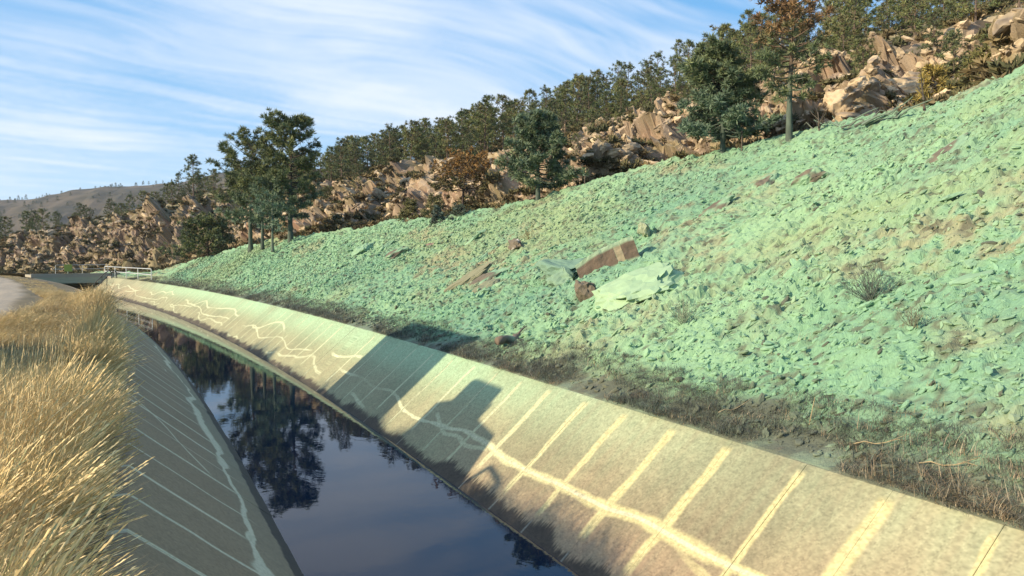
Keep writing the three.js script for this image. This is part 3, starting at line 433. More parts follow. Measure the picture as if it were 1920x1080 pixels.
// woods on the ridge
{
  const R = rng(5), cols = [(p, r) => pick(r, G1, G2, G3), (p, r) => mul3(pick(r, G2, G1, [0.15, 0.135, 0.06]), 1.1), (p, r) => mul3(pick(r, G3, G1, [0.12, 0.12, 0.06]), 1.0)], kinds = [];
  for (let k = 0; k < 9; k++) kinds.push(pine(200 + k * 7, { height: 4.6, base: 0.14 + 0.05 * (k % 4), spread: 0.95 + 0.2 * (k % 3), limbs: 40, needles: 22, size: 0.27, wid: 0.019, lean: [(k % 5 - 2) * 0.12, 0], shape: [domeShape, roundShape, (t) => 0.95 - 0.6 * t][k % 3], perM: 4.6, loose: 0.8, color: cols[k % 3], bark: () => [0.13, 0.095, 0.07], r0: 0.085, bare: () => 0.12 }));
  const spots = [];
  for (let tries = 0; tries < 9000 && spots.length < 330; tries++) {
    const s = 13 + R() * 122, v = 2.02 + Math.pow(R(), 0.75) * 1.15, p = ridgePoint(s, Math.min(v, 3.3));
    const gap = 1.05; if (fbm(s * 0.12, v * 2, 3.3, 2) < 0.24) continue;
    if (spots.some((q) => (q[0] - p[0]) ** 2 + (q[2] - p[2]) ** 2 < gap * gap * (s > 95 ? 14 : 1))) continue;
    spots.push([p[0], p[1] - 0.1, p[2], (0.6 + R() * 0.48) * (s > 95 ? 1.05 : 1), Math.floor(R() * 9), R() * 6.28, s]);
  }
  for (let k = 0; k < 40; k++) { const s = 14 + R() * 80, v = 1.5 + R() * 0.5, p = ridgePoint(s, v); spots.push([p[0], p[1] - 0.15, p[2], 0.28 + R() * 0.3, Math.floor(R() * 9), R() * 6.28, -s]); }
  const zones = [[95, 'small dark pine above the far cliff behind the bridge', 'pines above the far left cliff'], [66, 'small pine in the wood on the skyline right of the tall left pines', 'pines right of the left cluster'], [42, 'pine in the wood above the middle tan outcrop', 'pines above the middle outcrop'], [0, 'pine in the wood above the large right cliff', 'pines above the right cliff']];
  spots.forEach(([x, y, z, sc, k, a, s]) => { const zn = s < 0 ? [0, 'dwarf pine rooted among the tan rocks below the wood', 'dwarf pines among the rocks'] : zones.find((q) => s >= q[0]), t = growTree('ridge_pine', zn[1], 'pine tree', kinds[k], [x, y, z], a, zn[2], sc); t.scale.set(sc * 1.05, sc, sc * 1.05); });
  // brush on the ridge floor
  const S = new Soup(), r2 = rng(9); for (let k = 0; k < 14; k++) tuft(S, r2, V3((r2() - 0.5) * 0.6, 0.12 + r2() * 0.15, (r2() - 0.5) * 0.6), V3(0, 0.8, 0), 0.28, 9, 0.03, [0.8, 0.8, 0.8]);
  const n = 6500, im = new THREE.InstancedMesh(S.geo(), vcol(0.9, { side: THREE.DoubleSide }), n), M = new THREE.Matrix4(), Q = new THREE.Quaternion(), c = new THREE.Color();
  for (let k = 0; k < n; k++) { const s = 8 + r2() * 130, v = r2() < 0.3 ? 0.15 + r2() * 0.9 : r2() < 0.45 ? 1 + r2() : 2 + r2() * 1.1, p = ridgePoint(s, v), sc = 0.5 + r2() * 1.1; M.compose(V3(p[0], p[1] - 0.06, p[2]), Q.setFromAxisAngle(V3(0, 1, 0), r2() * 6.28), V3(sc, sc * (0.6 + 0.5 * r2()), sc)); im.setMatrixAt(k, M); const q = pick(r2, [0.14, 0.125, 0.05], [0.24, 0.18, 0.08], [0.10, 0.105, 0.045], [0.19, 0.15, 0.075]); im.setColorAt(k, c.setRGB(...q)); }
  im.castShadow = true; setting(im, 'ridge_brush', 'low dry brush and bunch grass scattered among the rocks', 'stuff');
  // scrub trees on the far hill's skyline
  const far = new THREE.InstancedMesh(kinds[2][1], needleMat, 520);
  for (let k = 0; k < 520; k++) { const x = -800 + r2() * 700, f = 0.25 + r2() * 0.8, sc = 0.7 + r2() * 0.7; const hy = 58 + 58 * sst(-700, -200, x), y = -7 + hy * Math.sin(sst(0, 1, Math.min(f, 1)) * 1.5708) * 0.93, z = -640 - Math.min(f, 1) * 260 - (x + 300) * 0.18; M.compose(V3(x, y, z), Q.setFromAxisAngle(V3(0, 1, 0), r2() * 6), V3(sc, sc, sc)); far.setMatrixAt(k, M); }
  setting(far, 'distant_scrub', 'tiny dark trees dotted along the far hill', 'stuff');
}
// ---------------------------------------------------------------- rocks
function rockGeo(seed, sx, sy, sz, det, colFn, cuts = 11) {
  const R = rng(seed), g = new THREE.IcosahedronGeometry(1, det), p = g.attributes.position, planes = [], c = new Float32Array(p.count * 3);
  for (let k = 0; k < cuts; k++) planes.push([V3(R() * 2 - 1, R() * 2 - 1, R() * 2 - 1).normalize(), 0.55 + R() * 0.3]);
  planes.push([V3(0.1, 1, 0.1).normalize(), 0.62]);
  const q = V3();
  for (let i = 0; i < p.count; i++) {
    q.fromBufferAttribute(p, i); for (let z = 0; z < 2; z++) for (const [n, d] of planes) { const e = q.dot(n) - d; if (e > 0) q.addScaledVector(n, -e); }
    const b = 1 + blocky(q.x * 2.2 + seed, q.y * 2.2, q.z * 2.2) * 0.16 + blocky(q.x * 5 + seed, q.y * 6, q.z * 5) * 0.07 + (fbm(q.x * 6 + seed, q.y * 6, q.z * 6, 2) - 0.5) * 0.06;
    p.setXYZ(i, q.x * sx * b, q.y * sy * b, q.z * sz * b); const cc = colFn(q, R); c.set(cc, i * 3);
  }
  g.setAttribute('color', new THREE.BufferAttribute(c, 3)); g.deleteAttribute('normal'); g.deleteAttribute('uv'); return g;
}
const rockMat = vcol(0.93), greenC = (q) => mul3(mix3([0.19, 0.32, 0.19], [0.26, 0.39, 0.225], fbm(q.x * 3, q.y * 3, q.z * 3, 3)), 0.8 + 0.4 * vn(q.x * 14, q.y * 14, q.z * 14));
const shaleC = (q) => mul3(mix3([0.11, 0.092, 0.064], [0.19, 0.155, 0.105], fbm(q.x * 3, q.y * 3, q.z * 3, 3)), 0.75 + 0.5 * vn(q.x * 14, q.y * 14, q.z * 14));
const halfC = (q) => { const k = sst(0.42, 0.58, fbm(q.x * 1.6 + 4, q.y * 1.6, q.z * 1.6, 2)); return mix3(greenC(q), shaleC(q), k); };
function rock(name, label, seed, s, u, size, rot, colFn, sink = 0.3, det = 5, group) {
  const t = new THREE.Mesh(rockGeo(seed, size[0], size[1], size[2], det, colFn), rockMat); t.name = numbered(name); t.castShadow = t.receiveShadow = true;
  const p = at(s, u, slopeH(s, u) + size[1] * (1 - 2 * sink) * 0.62); t.position.set(...p); t.rotation.set(rot[0], rot[1] + heading(s), rot[2], 'YXZ'); scene.add(t); return tag(t, label, 'rock', group);
}
// local x is across the canal (up the slope), local -z along it; rot z tips with the slope
rock('boulder', 'largest pale green boulder with layered cracks, below the brown slab', 301, 13.0, 3.25, [1.2, 0.42, 1.1], [0.02, 0.25, 0.46], (q) => mul3(mix3([0.28, 0.41, 0.235], [0.335, 0.46, 0.265], fbm(q.x * 4, q.y * 9, q.z * 4, 3)), 0.85 + 0.3 * vn(q.x * 16, q.y * 16, q.z * 16)), 0.32, 7);
rock('boulder', 'small reddish rock under the left end of the largest green boulder', 302, 14.55, 3.0, [0.24, 0.42, 0.30], [0, 0.3, 0.5], shaleC, 0.25);
rock('boulder', 'dark green jumbled rock left of the brown slab', 303, 17.1, 4.1, [0.55, 0.42, 0.85], [0.1, 0.4, 0.45], (q) => mix3(greenC(q), [0.12, 0.20, 0.16], 0.6), 0.25, 6);
rock('boulder', 'dark green split rock tucked between the brown slab and jumbled rock', 304, 16.6, 3.7, [0.4, 0.36, 0.5], [-0.2, 0.1, 0.6], (q) => mix3(greenC(q), [0.14, 0.20, 0.15], 0.5), 0.25);
rock('boulder', 'brown and white broken rock on the upper left slope', 305, 22.8, 5.7, [0.30, 0.36, 0.55], [0.1, -0.2, 0.5], (q) => mix3(shaleC(q), [0.5, 0.46, 0.4], sst(0.6, 0.7, fbm(q.x * 3 + 1, q.y * 3, q.z * 3, 2))), 0.2);
rock('boulder', 'pale squared stone casting a dark shadow above the brown slab', 306, 17.1, 6.7, [0.2, 0.30, 0.22], [0, 0.4, 0.3], (q) => mix3(greenC(q), [0.4, 0.3, 0.22], 0.4), 0.1);
rock('rock_ledge', 'long brown rock ledge on the left slope, its upper strip', 307, 22.0, 3.5, [0.95, 0.20, 0.30], [0.15, -0.15, 0.62], (q) => mix3(shaleC(q), [0.26, 0.26, 0.15], 0.7), 0.46, 6);
rock('rock_ledge', 'brown rock ledge with a dark notch below the long strip', 308, 20.7, 3.5, [0.95, 0.22, 0.34], [0.1, -0.1, 0.6], (q) => halfC(q), 0.46, 6);
rock('rock_ledge', 'short brown ledge lowest of the left slope ledges', 309, 19.7, 3.1, [0.55, 0.22, 0.34], [0.1, 0.2, 0.5], (q) => mix3(shaleC(q), [0.24, 0.26, 0.15], 0.7), 0.46, 6);
rock('rock_ledge', 'jagged dark-edged green ledge high on the slope below the forked pine', 310, 16.0, 8.3, [0.7, 0.22, 0.35], [0, -0.2, 0.55], halfC, 0.46, 6);
rock('rock_ledge', 'left one of two jagged ledges under the tall browning pine', 311, 15.6, 9.8, [0.6, 0.30, 0.40], [0.1, 0.2, 0.55], halfC, 0.46, 6);
rock('rock_ledge', 'right one of two jagged ledges under the tall browning pine', 312, 14.3, 10.0, [0.55, 0.34, 0.40], [0.1, -0.3, 0.6], halfC, 0.46, 6);
rock('rock_ledge', 'long dark-edged ledge high at the right edge of the slope', 313, 9.5, 8.3, [0.8, 0.20, 0.30], [0.1, 0.0, 0.6], halfC, 0.46, 6);
rock('rock_ledge', 'green ledge with a brown end on the far left of the slope', 314, 32.6, 5.0, [0.7, 0.28, 0.40], [0, -0.2, 0.5], halfC, 0.46, 6);
rock('rock_ledge', 'broken ledge pair on the upper far left slope', 315, 37.6, 5.4, [0.8, 0.32, 0.5], [0, 0.2, 0.5], greenC, 0.46, 6);
rock('rock_ledge', 'reddish patch of bedrock high on the far left slope', 316, 30.8, 5.9, [0.45, 0.18, 0.5], [0, 0, 0.5], (q) => mix3(shaleC(q), [0.34, 0.22, 0.15], 0.5), 0.46, 6);
// slab of brown rock standing on edge with a pale vein, as two parts
{
  const t = thing('rock_slab', 'flat brown slab on edge with a tan vein across its face', 'rock', at(15.75, 4.42, slopeH(15.75, 4.42) + 0.30), heading(15.75) - 0.62);
  const slab = (x0, x1, seed, col) => { const g = new THREE.BoxGeometry(x1 - x0, 0.62, 0.34, 14, 10, 4), p = g.attributes.position, c = new Float32Array(p.count * 3), q = V3(); for (let i = 0; i < p.count; i++) { q.fromBufferAttribute(p, i); q.x += (x0 + x1) / 2; const arch = -0.07 * (q.x / 0.75) ** 2 + 0.12 * q.x; const n = (fbm(q.x * 5 + 3, q.y * 5, q.z * 5, 3) - 0.5) * 0.07; p.setXYZ(i, q.x, q.y * (1 + n) + arch + n * 0.5, q.z + n); const m = 0.7 + 0.6 * fbm(q.x * 9, q.y * 9, q.z * 9, 3); c.set(mul3(q.y > 0.24 || q.y < -0.2 ? [0.34, 0.44, 0.28] : col, m), i * 3); } g.setAttribute('color', new THREE.BufferAttribute(c, 3)); g.deleteAttribute('normal'); g.deleteAttribute('uv'); return g; };
  const grp = t; grp.rotation.z = 0.36;
  part('face_left', slab(-0.78, 0.27, 1, [0.15, 0.108, 0.075]), rockMat, grp).name = 'brown_face'; part('pale_vein', slab(0.275, 0.46, 2, [0.36, 0.29, 0.18]), rockMat, grp); part('brown_face', slab(0.465, 0.82, 3, [0.14, 0.102, 0.072]), rockMat, grp);
}
// countable middling rocks on the slope, and uncountable chips
{
  const R = rng(88), kinds = []; for (let k = 0; k < 8; k++) kinds.push(rockGeo(400 + k, 1.25, 0.42, 0.75, 3, greenC, 9));
  for (let k = 0; k < 110; k++) {
    const s = 3.8 + Math.pow(R(), 1.3) * 40, uc = interp(CREST, s, 1), u = 0.9 + R() * (uc - 1.2), sz = 0.06 + 0.16 * Math.pow(R(), 2.2) * (0.7 + s / 30);
    const m = new THREE.Mesh(kinds[k % 8], rockMat); m.name = numbered('stone'); m.castShadow = m.receiveShadow = true; m.position.set(...at(s, u, hillAt(s, u) + sz * 0.12)); m.rotation.set((R() - 0.5) * 0.5, heading(s) - 0.35 + (R() - 0.5) * 1.2, 0.45 + (R() - 0.5) * 0.5, 'YXZ'); m.scale.set(sz * (0.8 + R() * 0.7), sz * (0.8 + R() * 0.5), sz);
    scene.add(m); tag(m, 'small flat stone coated in green mulch, lying loose on the slope', 'stone', 'loose stones on the sprayed slope');
  }
  for (let v = 0; v < 4; v++) {
    const g = rockGeo(450 + v, 1.2, 0.6, 0.8, 1, (q) => [1, 1, 1], 7), n = 19000, im = new THREE.InstancedMesh(g, rockMat, n), M = new THREE.Matrix4(), Q = new THREE.Quaternion(), E = new THREE.Euler(), c = new THREE.Color();
    for (let k = 0; k < n; k++) {
      let s, u, uc; do { s = 1.5 + Math.pow(R(), 1.6) * 66; uc = interp(CREST, s, 1); u = 0.15 + R() * (uc - 0.1); } while (fbm(s * 0.35 + 20, u * 0.35, 6.6, 3) < 0.28 + R() * 0.34);
      const sz = 0.009 + 0.050 * Math.pow(R(), 4.2) + 0.0006 * s; E.set((R() - 0.5) * 0.9, heading(s) - 0.35 + (R() - 0.5) * 2.6, 0.42 + (R() - 0.5) * 1.3, 'YXZ'); Q.setFromEuler(E);
      M.compose(V3(...at(s, u, hillAt(s, u) + sz * 0.15)), Q, V3(sz * (0.7 + R()), sz * (0.7 + R() * 0.8), sz * (0.7 + R() * 0.6))); im.setMatrixAt(k, M);
      let q = mulch(s, u, 0); q = R() < 0.04 ? [0.095, 0.105, 0.07] : mix3(q, mul3([0.27, 0.42, 0.245], 0.8 + 0.4 * R()), 0.3 * sst(0.8, 1.6, u)); im.setColorAt(k, c.setRGB(...q));
    }
    im.castShadow = im.receiveShadow = true; setting(im, 'shale_chips', 'countless shale chips covering the green slope', 'stuff');
  }
}
// angular blocks of the outcrops: the large ones singly, the rubble between as one mass
{
  const R = rng(515), tan = (q) => mul3(mix3(mix3([0.42, 0.31, 0.19], [0.58, 0.46, 0.29], fbm(q.x * 2.2, q.y * 2.2, q.z * 2.2, 3)), [0.25, 0.195, 0.145], sst(0.52, 0.64, fbm(q.x * 1.4 + 9, q.y * 1.4, q.z * 1.4, 3)) * 0.8), 0.75 + 0.5 * fbm(q.x * 11, q.y * 11, q.z * 11, 2));
  const kinds = []; for (let k = 0; k < 9; k++) kinds.push(rockGeo(600 + k, 1.25, 0.7, 0.8, 7, tan, 8 + k % 4));
  const spot = (s, v, sz) => { const p = ridgePoint(s, v); return [p[0], p[1] + sz * 0.05, p[2]]; };
  for (let k = 0; k < 70; k++) {
    const s = 11 + Math.pow(R(), 1.5) * 112, v = 1.02 + R() * 0.95, sz = 0.35 + 0.6 * Math.pow(R(), 1.8);
    const m = new THREE.Mesh(kinds[k % 9], rockMat); m.name = numbered('outcrop_block'); m.castShadow = m.receiveShadow = true; m.position.set(...spot(s, v, sz)); m.rotation.set((R() - 0.5) * 0.7, heading(s) + R() * 6.28, 0.3 + (R() - 0.5) * 0.9, 'YXZ'); m.scale.set(sz * (0.8 + 0.5 * R()), sz * (0.8 + 0.7 * R()), sz * (0.8 + 0.4 * R())); scene.add(m);
    const zn = s > 80 ? ['angular brown rock block on the far cliff behind the bridge', 'blocks of the far cliff'] : s > 45 ? ['angular rock block in the outcrop behind the tall left pines', 'blocks behind the left pines'] : s > 26 ? ['angular tan rock block in the outcrop at mid ridge', 'blocks of the middle outcrop'] : ['angular tan rock block in the right cliff above the slope', 'blocks of the right cliff'];
    tag(m, zn[0], 'rock', zn[1]);
  }
  for (let v = 0; v < 3; v++) { const n = 2400, im = new THREE.InstancedMesh(rockGeo(640 + v, 1.2, 0.6, 0.8, 2, tan, 8), rockMat, n), M = new THREE.Matrix4(), Q = new THREE.Quaternion(), E = new THREE.Euler(), c = new THREE.Color(); for (let k = 0; k < n; k++) { const s = 9 + Math.pow(R(), 1.7) * 118, vv = R() < 0.85 ? 0.9 + R() * 1.15 : 2 + R() * 0.8, sz = 0.08 + 0.34 * Math.pow(R(), 2.2); E.set((R() - 0.5), R() * 6.28, 0.3 + (R() - 0.5)); M.compose(V3(...spot(s, vv, sz)), Q.setFromEuler(E), V3(sz * (0.8 + 0.6 * R()), sz * (0.8 + 0.7 * R()), sz)); im.setMatrixAt(k, M); im.setColorAt(k, c.setScalar(0.65 + 0.5 * R())); } im.castShadow = im.receiveShadow = true; setting(im, 'outcrop_rubble', 'broken tan rubble among the outcrops', 'stuff'); }
}
// ---------------------------------------------------------------- log, posts, dead wood
const woodMat = vcol(0.9);
{
  const t = thing('fallen_log', 'short broken log lying at the foot of the slope', 'log', at(14.35, 0.95, slopeH(14.35, 0.95) + 0.07), heading(14.3) + 0.5), S = new Soup(), pts = [], rad = []; for (let k = 0; k <= 8; k++) { pts.push(V3(-0.5 + k * 0.125, 0.02 * Math.sin(k), 0.03 * Math.sin(k * 1.7))); rad.push(0.085 + 0.02 * Math.sin(k * 2.3)); } S.tube(pts, rad, 9, (p) => mix3([0.16, 0.12, 0.085], [0.25, 0.30, 0.20], sst(0.4, 0.7, vn(p.x * 9, 1, 2)))); part('log_wood', S.geo(true), woodMat, t);
  const S2 = new Soup(); S2.tube([V3(0.25, 0.05, 0), V3(0.42, 0.2, 0.05), V3(0.5, 0.24, 0.08)], [0.03, 0.02, 0.008], 5, [0.12, 0.09, 0.07]); part('branch_stub', S2.geo(true), woodMat, t);
}
function stake(label, s, u, h, lean, twigs, seed) { const t = thing('wooden_stake', label, 'stake', at(s, u, slopeH(s, u) - 0.1)), S = new Soup(), R = rng(seed), pts = [], rad = []; for (let k = 0; k <= 6; k++) { const f = k / 6; pts.push(V3(lean * f * h + (twigs ? (R() - 0.5) * 0.04 : 0), h * f, 0)); rad.push(lerp(twigs ? 0.045 : 0.028, twigs ? 0.012 : 0.024, f)); } S.tube(pts, rad, 6, [0.10, 0.08, 0.06]); part('post', S.geo(true), woodMat, t); if (twigs) { const B = new Soup(); for (let k = 0; k < twigs; k++) { const f = 0.35 + 0.6 * R(), a = R() * 6.28, L = 0.2 + 0.3 * R(), b = V3(lean * f * h, h * f, 0); B.tube([b, V3(b.x + Math.cos(a) * L * 0.6, b.y + L * 0.6, b.z + Math.sin(a) * L * 0.6), V3(b.x + Math.cos(a) * L * 0.8, b.y + L, b.z + Math.sin(a) * L)], [0.018, 0.012, 0.005], 4, [0.10, 0.08, 0.06]); } part('twigs', B.geo(), woodMat, t); } }
stake('thin straight fence post on the crest beside the forked pine', 19.8, 13.2, 0.85, 0, 0, 1);
stake('bare dead sapling on the crest right of the tall browning pine', 17.1, 13.8, 0.85, -0.05, 7, 2);
stake('thin leaning bare trunk on the crest near the yellow bush', 14.0, 14.4, 1.1, -0.12, 4, 3);
stake('short thin post on the crest beside the dark mid-slope pine', 26.2, 11.0, 0.7, 0.02, 0, 4);
{
  const t = thing('brush_pile', 'heap of dead branches coated green on the crest', 'brush pile', at(16.0, 13.9, slopeH(16.0, 13.9)), heading(16)), R = rng(66);
  for (let k = 0; k < 15; k++) { const S = new Soup(), a = (R() - 0.5) * 1.2 + (R() < 0.5 ? 3.14 : 0), L = 0.7 + R() * 1.2, b = V3((R() - 0.5) * 0.8, 0.05, (R() - 0.5) * 2.2), pts = [], rad = []; for (let q = 0; q <= 5; q++) { const f = q / 5; pts.push(V3(b.x + Math.sin(a) * L * f * 0.5, b.y + L * f * (0.15 + 0.3 * R()), b.z + Math.cos(a) * L * f)); rad.push(lerp(0.05, 0.012, f)); } S.tube(pts, rad, 5, mix3([0.09, 0.09, 0.07], [0.20, 0.32, 0.23], R())); part('branch', S.geo(), woodMat, t); }
}
function twigBush(label, s, u, h, n, col, seed) { const t = thing('bare_bush', label, 'bush', at(s, u, hillAt(s, u) - 0.03)), R = rng(seed), S = new Soup(); for (let k = 0; k < n; k++) { const a = R() * 6.28, el = 0.35 + R() * 1.1, L = h * (0.6 + 0.5 * R()); let p = V3((R() - 0.5) * 0.06, 0, (R() - 0.5) * 0.06), d = V3(Math.cos(a) * Math.cos(el), Math.sin(el), Math.sin(a) * Math.cos(el)); const pts = [p.clone()], rad = [0.006]; for (let q = 1; q <= 4; q++) { d.add(V3((R() - 0.5) * 0.35, (R() - 0.3) * 0.3, (R() - 0.5) * 0.35)).normalize(); p.addScaledVector(d, L / 4); pts.push(p.clone()); rad.push(0.006 * (1 - q / 5)); if (q > 1) for (let z = 0; z < 2; z++) { const e = d.clone().add(V3(R() - 0.5, R() - 0.4, R() - 0.5).multiplyScalar(1.5)).normalize().multiplyScalar(L * 0.22).add(p); S.tube([p.clone(), e], [0.0035, 0.0015], 3, col); } } S.tube(pts, rad, 3, col); } part('stems', S.geo(), woodMat, t); }
twigBush('larger grey twiggy bush on the right slope casting a dark shadow', 7.3, 3.25, 0.52, 60, [0.10, 0.12, 0.095], 5);
twigBush('fine pale twiggy bush low on the middle slope', 10.0, 2.05, 0.55, 36, [0.22, 0.26, 0.17], 6);
twigBush('small twiggy tuft far right on the slope', 5.9, 2.2, 0.28, 22, [0.16, 0.17, 0.11], 7);
twigBush('dry tan weed clump on the upper left slope beside the broken rock', 22.9, 6.3, 0.45, 30, [0.30, 0.27, 0.13], 8);
// ---------------------------------------------------------------- grass and weeds
function bladeClump(seed, n, h, foot, width, droop, heads, leanX) {
  const R = rng(seed), S = new Soup();
  for (let k = 0; k < n; k++) {
    const a = R() * 6.28, r = foot * Math.sqrt(R()), H = h * (0.45 + 0.65 * R()), w = width * (0.6 + 0.8 * R()), dir = R() * 6.28, dr = droop * (0.3 + 1.1 * R()), bx = Math.cos(a) * r, bz = Math.sin(a) * r, lx = Math.cos(dir) * dr + leanX * (0.6 + 0.8 * R()), lz = Math.sin(dir) * dr, ca = Math.cos(dir + 1.57), sa = Math.sin(dir + 1.57), col = mul3(R() < 0.18 ? [0.75, 0.66, 0.56] : [1, 1, 1], 0.75 + 0.5 * R()), N = 4, ids = [];
    for (let q = 0; q <= N; q++) { const f = q / N, cur = f * f, x = bx + lx * H * cur, z = bz + lz * H * cur, y = H * (f - 0.22 * cur * (dr + Math.abs(leanX))), ww = w * (1 - f * 0.85); ids.push([S.v(x - ca * ww, y, z - sa * ww, col), S.v(x + ca * ww, y, z + sa * ww, col), x, y, z]); }
    for (let q = 0; q < N; q++) { S.tri(ids[q][0], ids[q][1], ids[q + 1][0]); S.tri(ids[q][1], ids[q + 1][1], ids[q + 1][0]); }
    if (R() < heads) { const [, , x, y, z] = ids[N], [, , x0, y0, z0] = ids[N - 1], dx = x - x0, dy = y - y0, dz = z - z0, hc = mul3(col, 1.12); for (let q = 0; q < 7; q++) { const f = -0.5 + q * 0.16, px = x + dx * f, py = y + dy * f, pz = z + dz * f, aa = R() * 6.28, e = 0.002 + 0.002 * R(); const i0 = S.v(px, py, pz, hc), i1 = S.v(px + dx * 0.22 + Math.cos(aa) * e, py + dy * 0.22 + 0.01, pz + dz * 0.22 + Math.sin(aa) * e, hc), i2 = S.v(px + dx * 0.34, py + dy * 0.34, pz + dz * 0.34, hc); S.tri(i0, i1, i2); } }
  }
  return S.geo();
}
{
  const R = rng(41), M = new THREE.Matrix4(), Q = new THREE.Quaternion(), E = new THREE.Euler(), c = new THREE.Color(), mat = vcol(0.6, { side: THREE.DoubleSide });
  const kinds = [bladeClump(1, 50, 0.78, 0.07, 0.0013, 0.34, 0.3, 0.30), bladeClump(2, 52, 0.66, 0.08, 0.0013, 0.46, 0.25, 0.36), bladeClump(3, 44, 0.90, 0.06, 0.0013, 0.26, 0.4, 0.22), bladeClump(4, 46, 0.42, 0.11, 0.0014, 0.9, 0.05, 0.2)];
  const wide = [bladeClump(11, 34, 0.66, 0.13, 0.0034, 0.28, 0.45, 0.26), bladeClump(12, 34, 0.58, 0.14, 0.0034, 0.36, 0.35, 0.32), bladeClump(13, 30, 0.76, 0.12, 0.0034, 0.22, 0.6, 0.2), bladeClump(14, 34, 0.40, 0.2, 0.004, 0.7, 0.1, 0.2)];
  const put = kinds.map(() => []), putW = wide.map(() => []);
  const place = (s, n, list, scale) => {
    if (s > 12.5 && s < 22 && n > 0.95 && R() < 0.72) return;
    const u = LIP - n, patch = fbm(s * 0.75 + 5, n * 0.95, 2.2, 3), p = at(s, u, bankH(s, u) - 0.02), edge = 1 - 0.7 * sst(11, 14, s) * sst(0.8, 1.5, n + (patch - 0.5) * 1.2), swirl = (fbm(s * 0.7, n * 0.9, 4.2, 2) - 0.5) * 5;
    const tall = (0.40 + 0.80 * sst(0.36, 0.64, patch)) * (0.3 + 0.7 * edge) * (0.75 + 0.5 * R()) * scale * (0.8 + 0.25 * Math.exp(-(((n - 0.5) / 0.5) ** 2)));
    E.set((R() - 0.5) * 0.25, heading(s) + 0.35 + swirl + (R() - 0.5) * 0.8, (R() - 0.5) * 0.15, 'YXZ'); Q.setFromEuler(E); M.compose(V3(...p), Q, V3(scale * (0.9 + 0.3 * R()), tall, scale * (0.9 + 0.3 * R())));
    const q = R() < 0.05 ? [0.30, 0.30, 0.15] : mix3(pick(R, [0.64, 0.485, 0.225], [0.71, 0.56, 0.285], [0.56, 0.42, 0.185], [0.45, 0.335, 0.155]), [0.35, 0.26, 0.13], sst(0.55, 0.75, fbm(s * 1.1, n * 1.1, 8, 2)) * 0.6);
    list[patch < 0.42 && R() < 0.7 ? 3 : Math.floor(R() * 3)].push([M.clone(), q]);
  };
  for (let k = 0; k < 10500; k++) { const s = 2.2 + Math.pow(R(), 1.25) * 14, n = 0.46 + Math.pow(R(), 1.15) * (s < 11 ? 4.2 : 2.7); place(s, n, put, 1); }
  for (let k = 0; k < 11000; k++) { const s = 14 + Math.pow(R(), 1.4) * 80, n = lerp(0.42, 1.25, sst(38, 52, s)) + Math.pow(R(), 1.2) * lerp(2.7, 1.7, sst(20, 45, s)); place(s, n, putW, lerp(1.05, 0.28, sst(30, 56, s))); }
  for (let k = 0; k < 700; k++) { const s = 25 + R() * 70, n = 9.6 + R() * 8; place(s, n, putW, 0.8); }
  for (const [lists, ks] of [[put, kinds], [putW, wide]]) lists.forEach((L, k) => { const im = new THREE.InstancedMesh(ks[k], mat, L.length); L.forEach(([m, q], i) => { im.setMatrixAt(i, m); im.setColorAt(i, c.setRGB(...q)); }); im.castShadow = im.receiveShadow = true; setting(im, 'dry_grass', 'tall golden dry grass leaning over the left canal lip', 'stuff'); });
  // weeds and dead stalks along the right lip and thin tufts on the slope
  const wk = [bladeClump(21, 22, 0.12, 0.11, 0.0022, 1.7, 0, 0), bladeClump(22, 16, 0.17, 0.13, 0.002, 1.4, 0, 0), bladeClump(23, 26, 0.09, 0.13, 0.0026, 2.0, 0, 0)], W = wk.map(() => []);
  for (let k = 0; k < 15000; k++) {
    const strip = k < 11000, s = 2 + Math.pow(R(), 1.35) * 78, uc = interp(CREST, s, 1); let u = strip ? 0.08 + Math.pow(R(), 1.7) * 0.95 : 0.8 + R() * (uc - 0.8);
    const pn = fbm(s * 0.6, u * 0.9, 3.9, 3); if (!strip && pn < 0.5) continue; if (strip && pn < 0.36) continue;
    const sc = (0.55 + R() * 0.8) * (strip ? 1 : 0.75); E.set((R() - 0.5) * 0.5, R() * 6.28, (R() - 0.5) * 0.5); Q.setFromEuler(E); M.compose(V3(...at(s, u, hillAt(s, u) - 0.01)), Q, V3(sc, sc * (0.6 + 0.6 * R()), sc));
    const q = strip ? (R() < (0.06 + 0.3 * (1 - sst(3, 7, s))) * (u < 0.7 ? 1.3 : 0.4) ? pick(R, [0.33, 0.25, 0.15], [0.38, 0.31, 0.20]) : pick(R, [0.075, 0.072, 0.052], [0.10, 0.11, 0.08], [0.14, 0.18, 0.12], [0.06, 0.06, 0.045])) : pick(R, [0.36, 0.38, 0.19], [0.32, 0.29, 0.15], [0.28, 0.40, 0.24]);
    W[Math.floor(R() * 3)].push([M.clone(), q]);
  }
  W.forEach((L, k) => { const im = new THREE.InstancedMesh(wk[k], mat, L.length); L.forEach(([m, q], i) => { im.setMatrixAt(i, m); im.setColorAt(i, c.setRGB(...q)); }); im.castShadow = im.receiveShadow = true; setting(im, 'weeds', 'dark dead weeds and stubble along the foot of the slope', 'stuff'); });
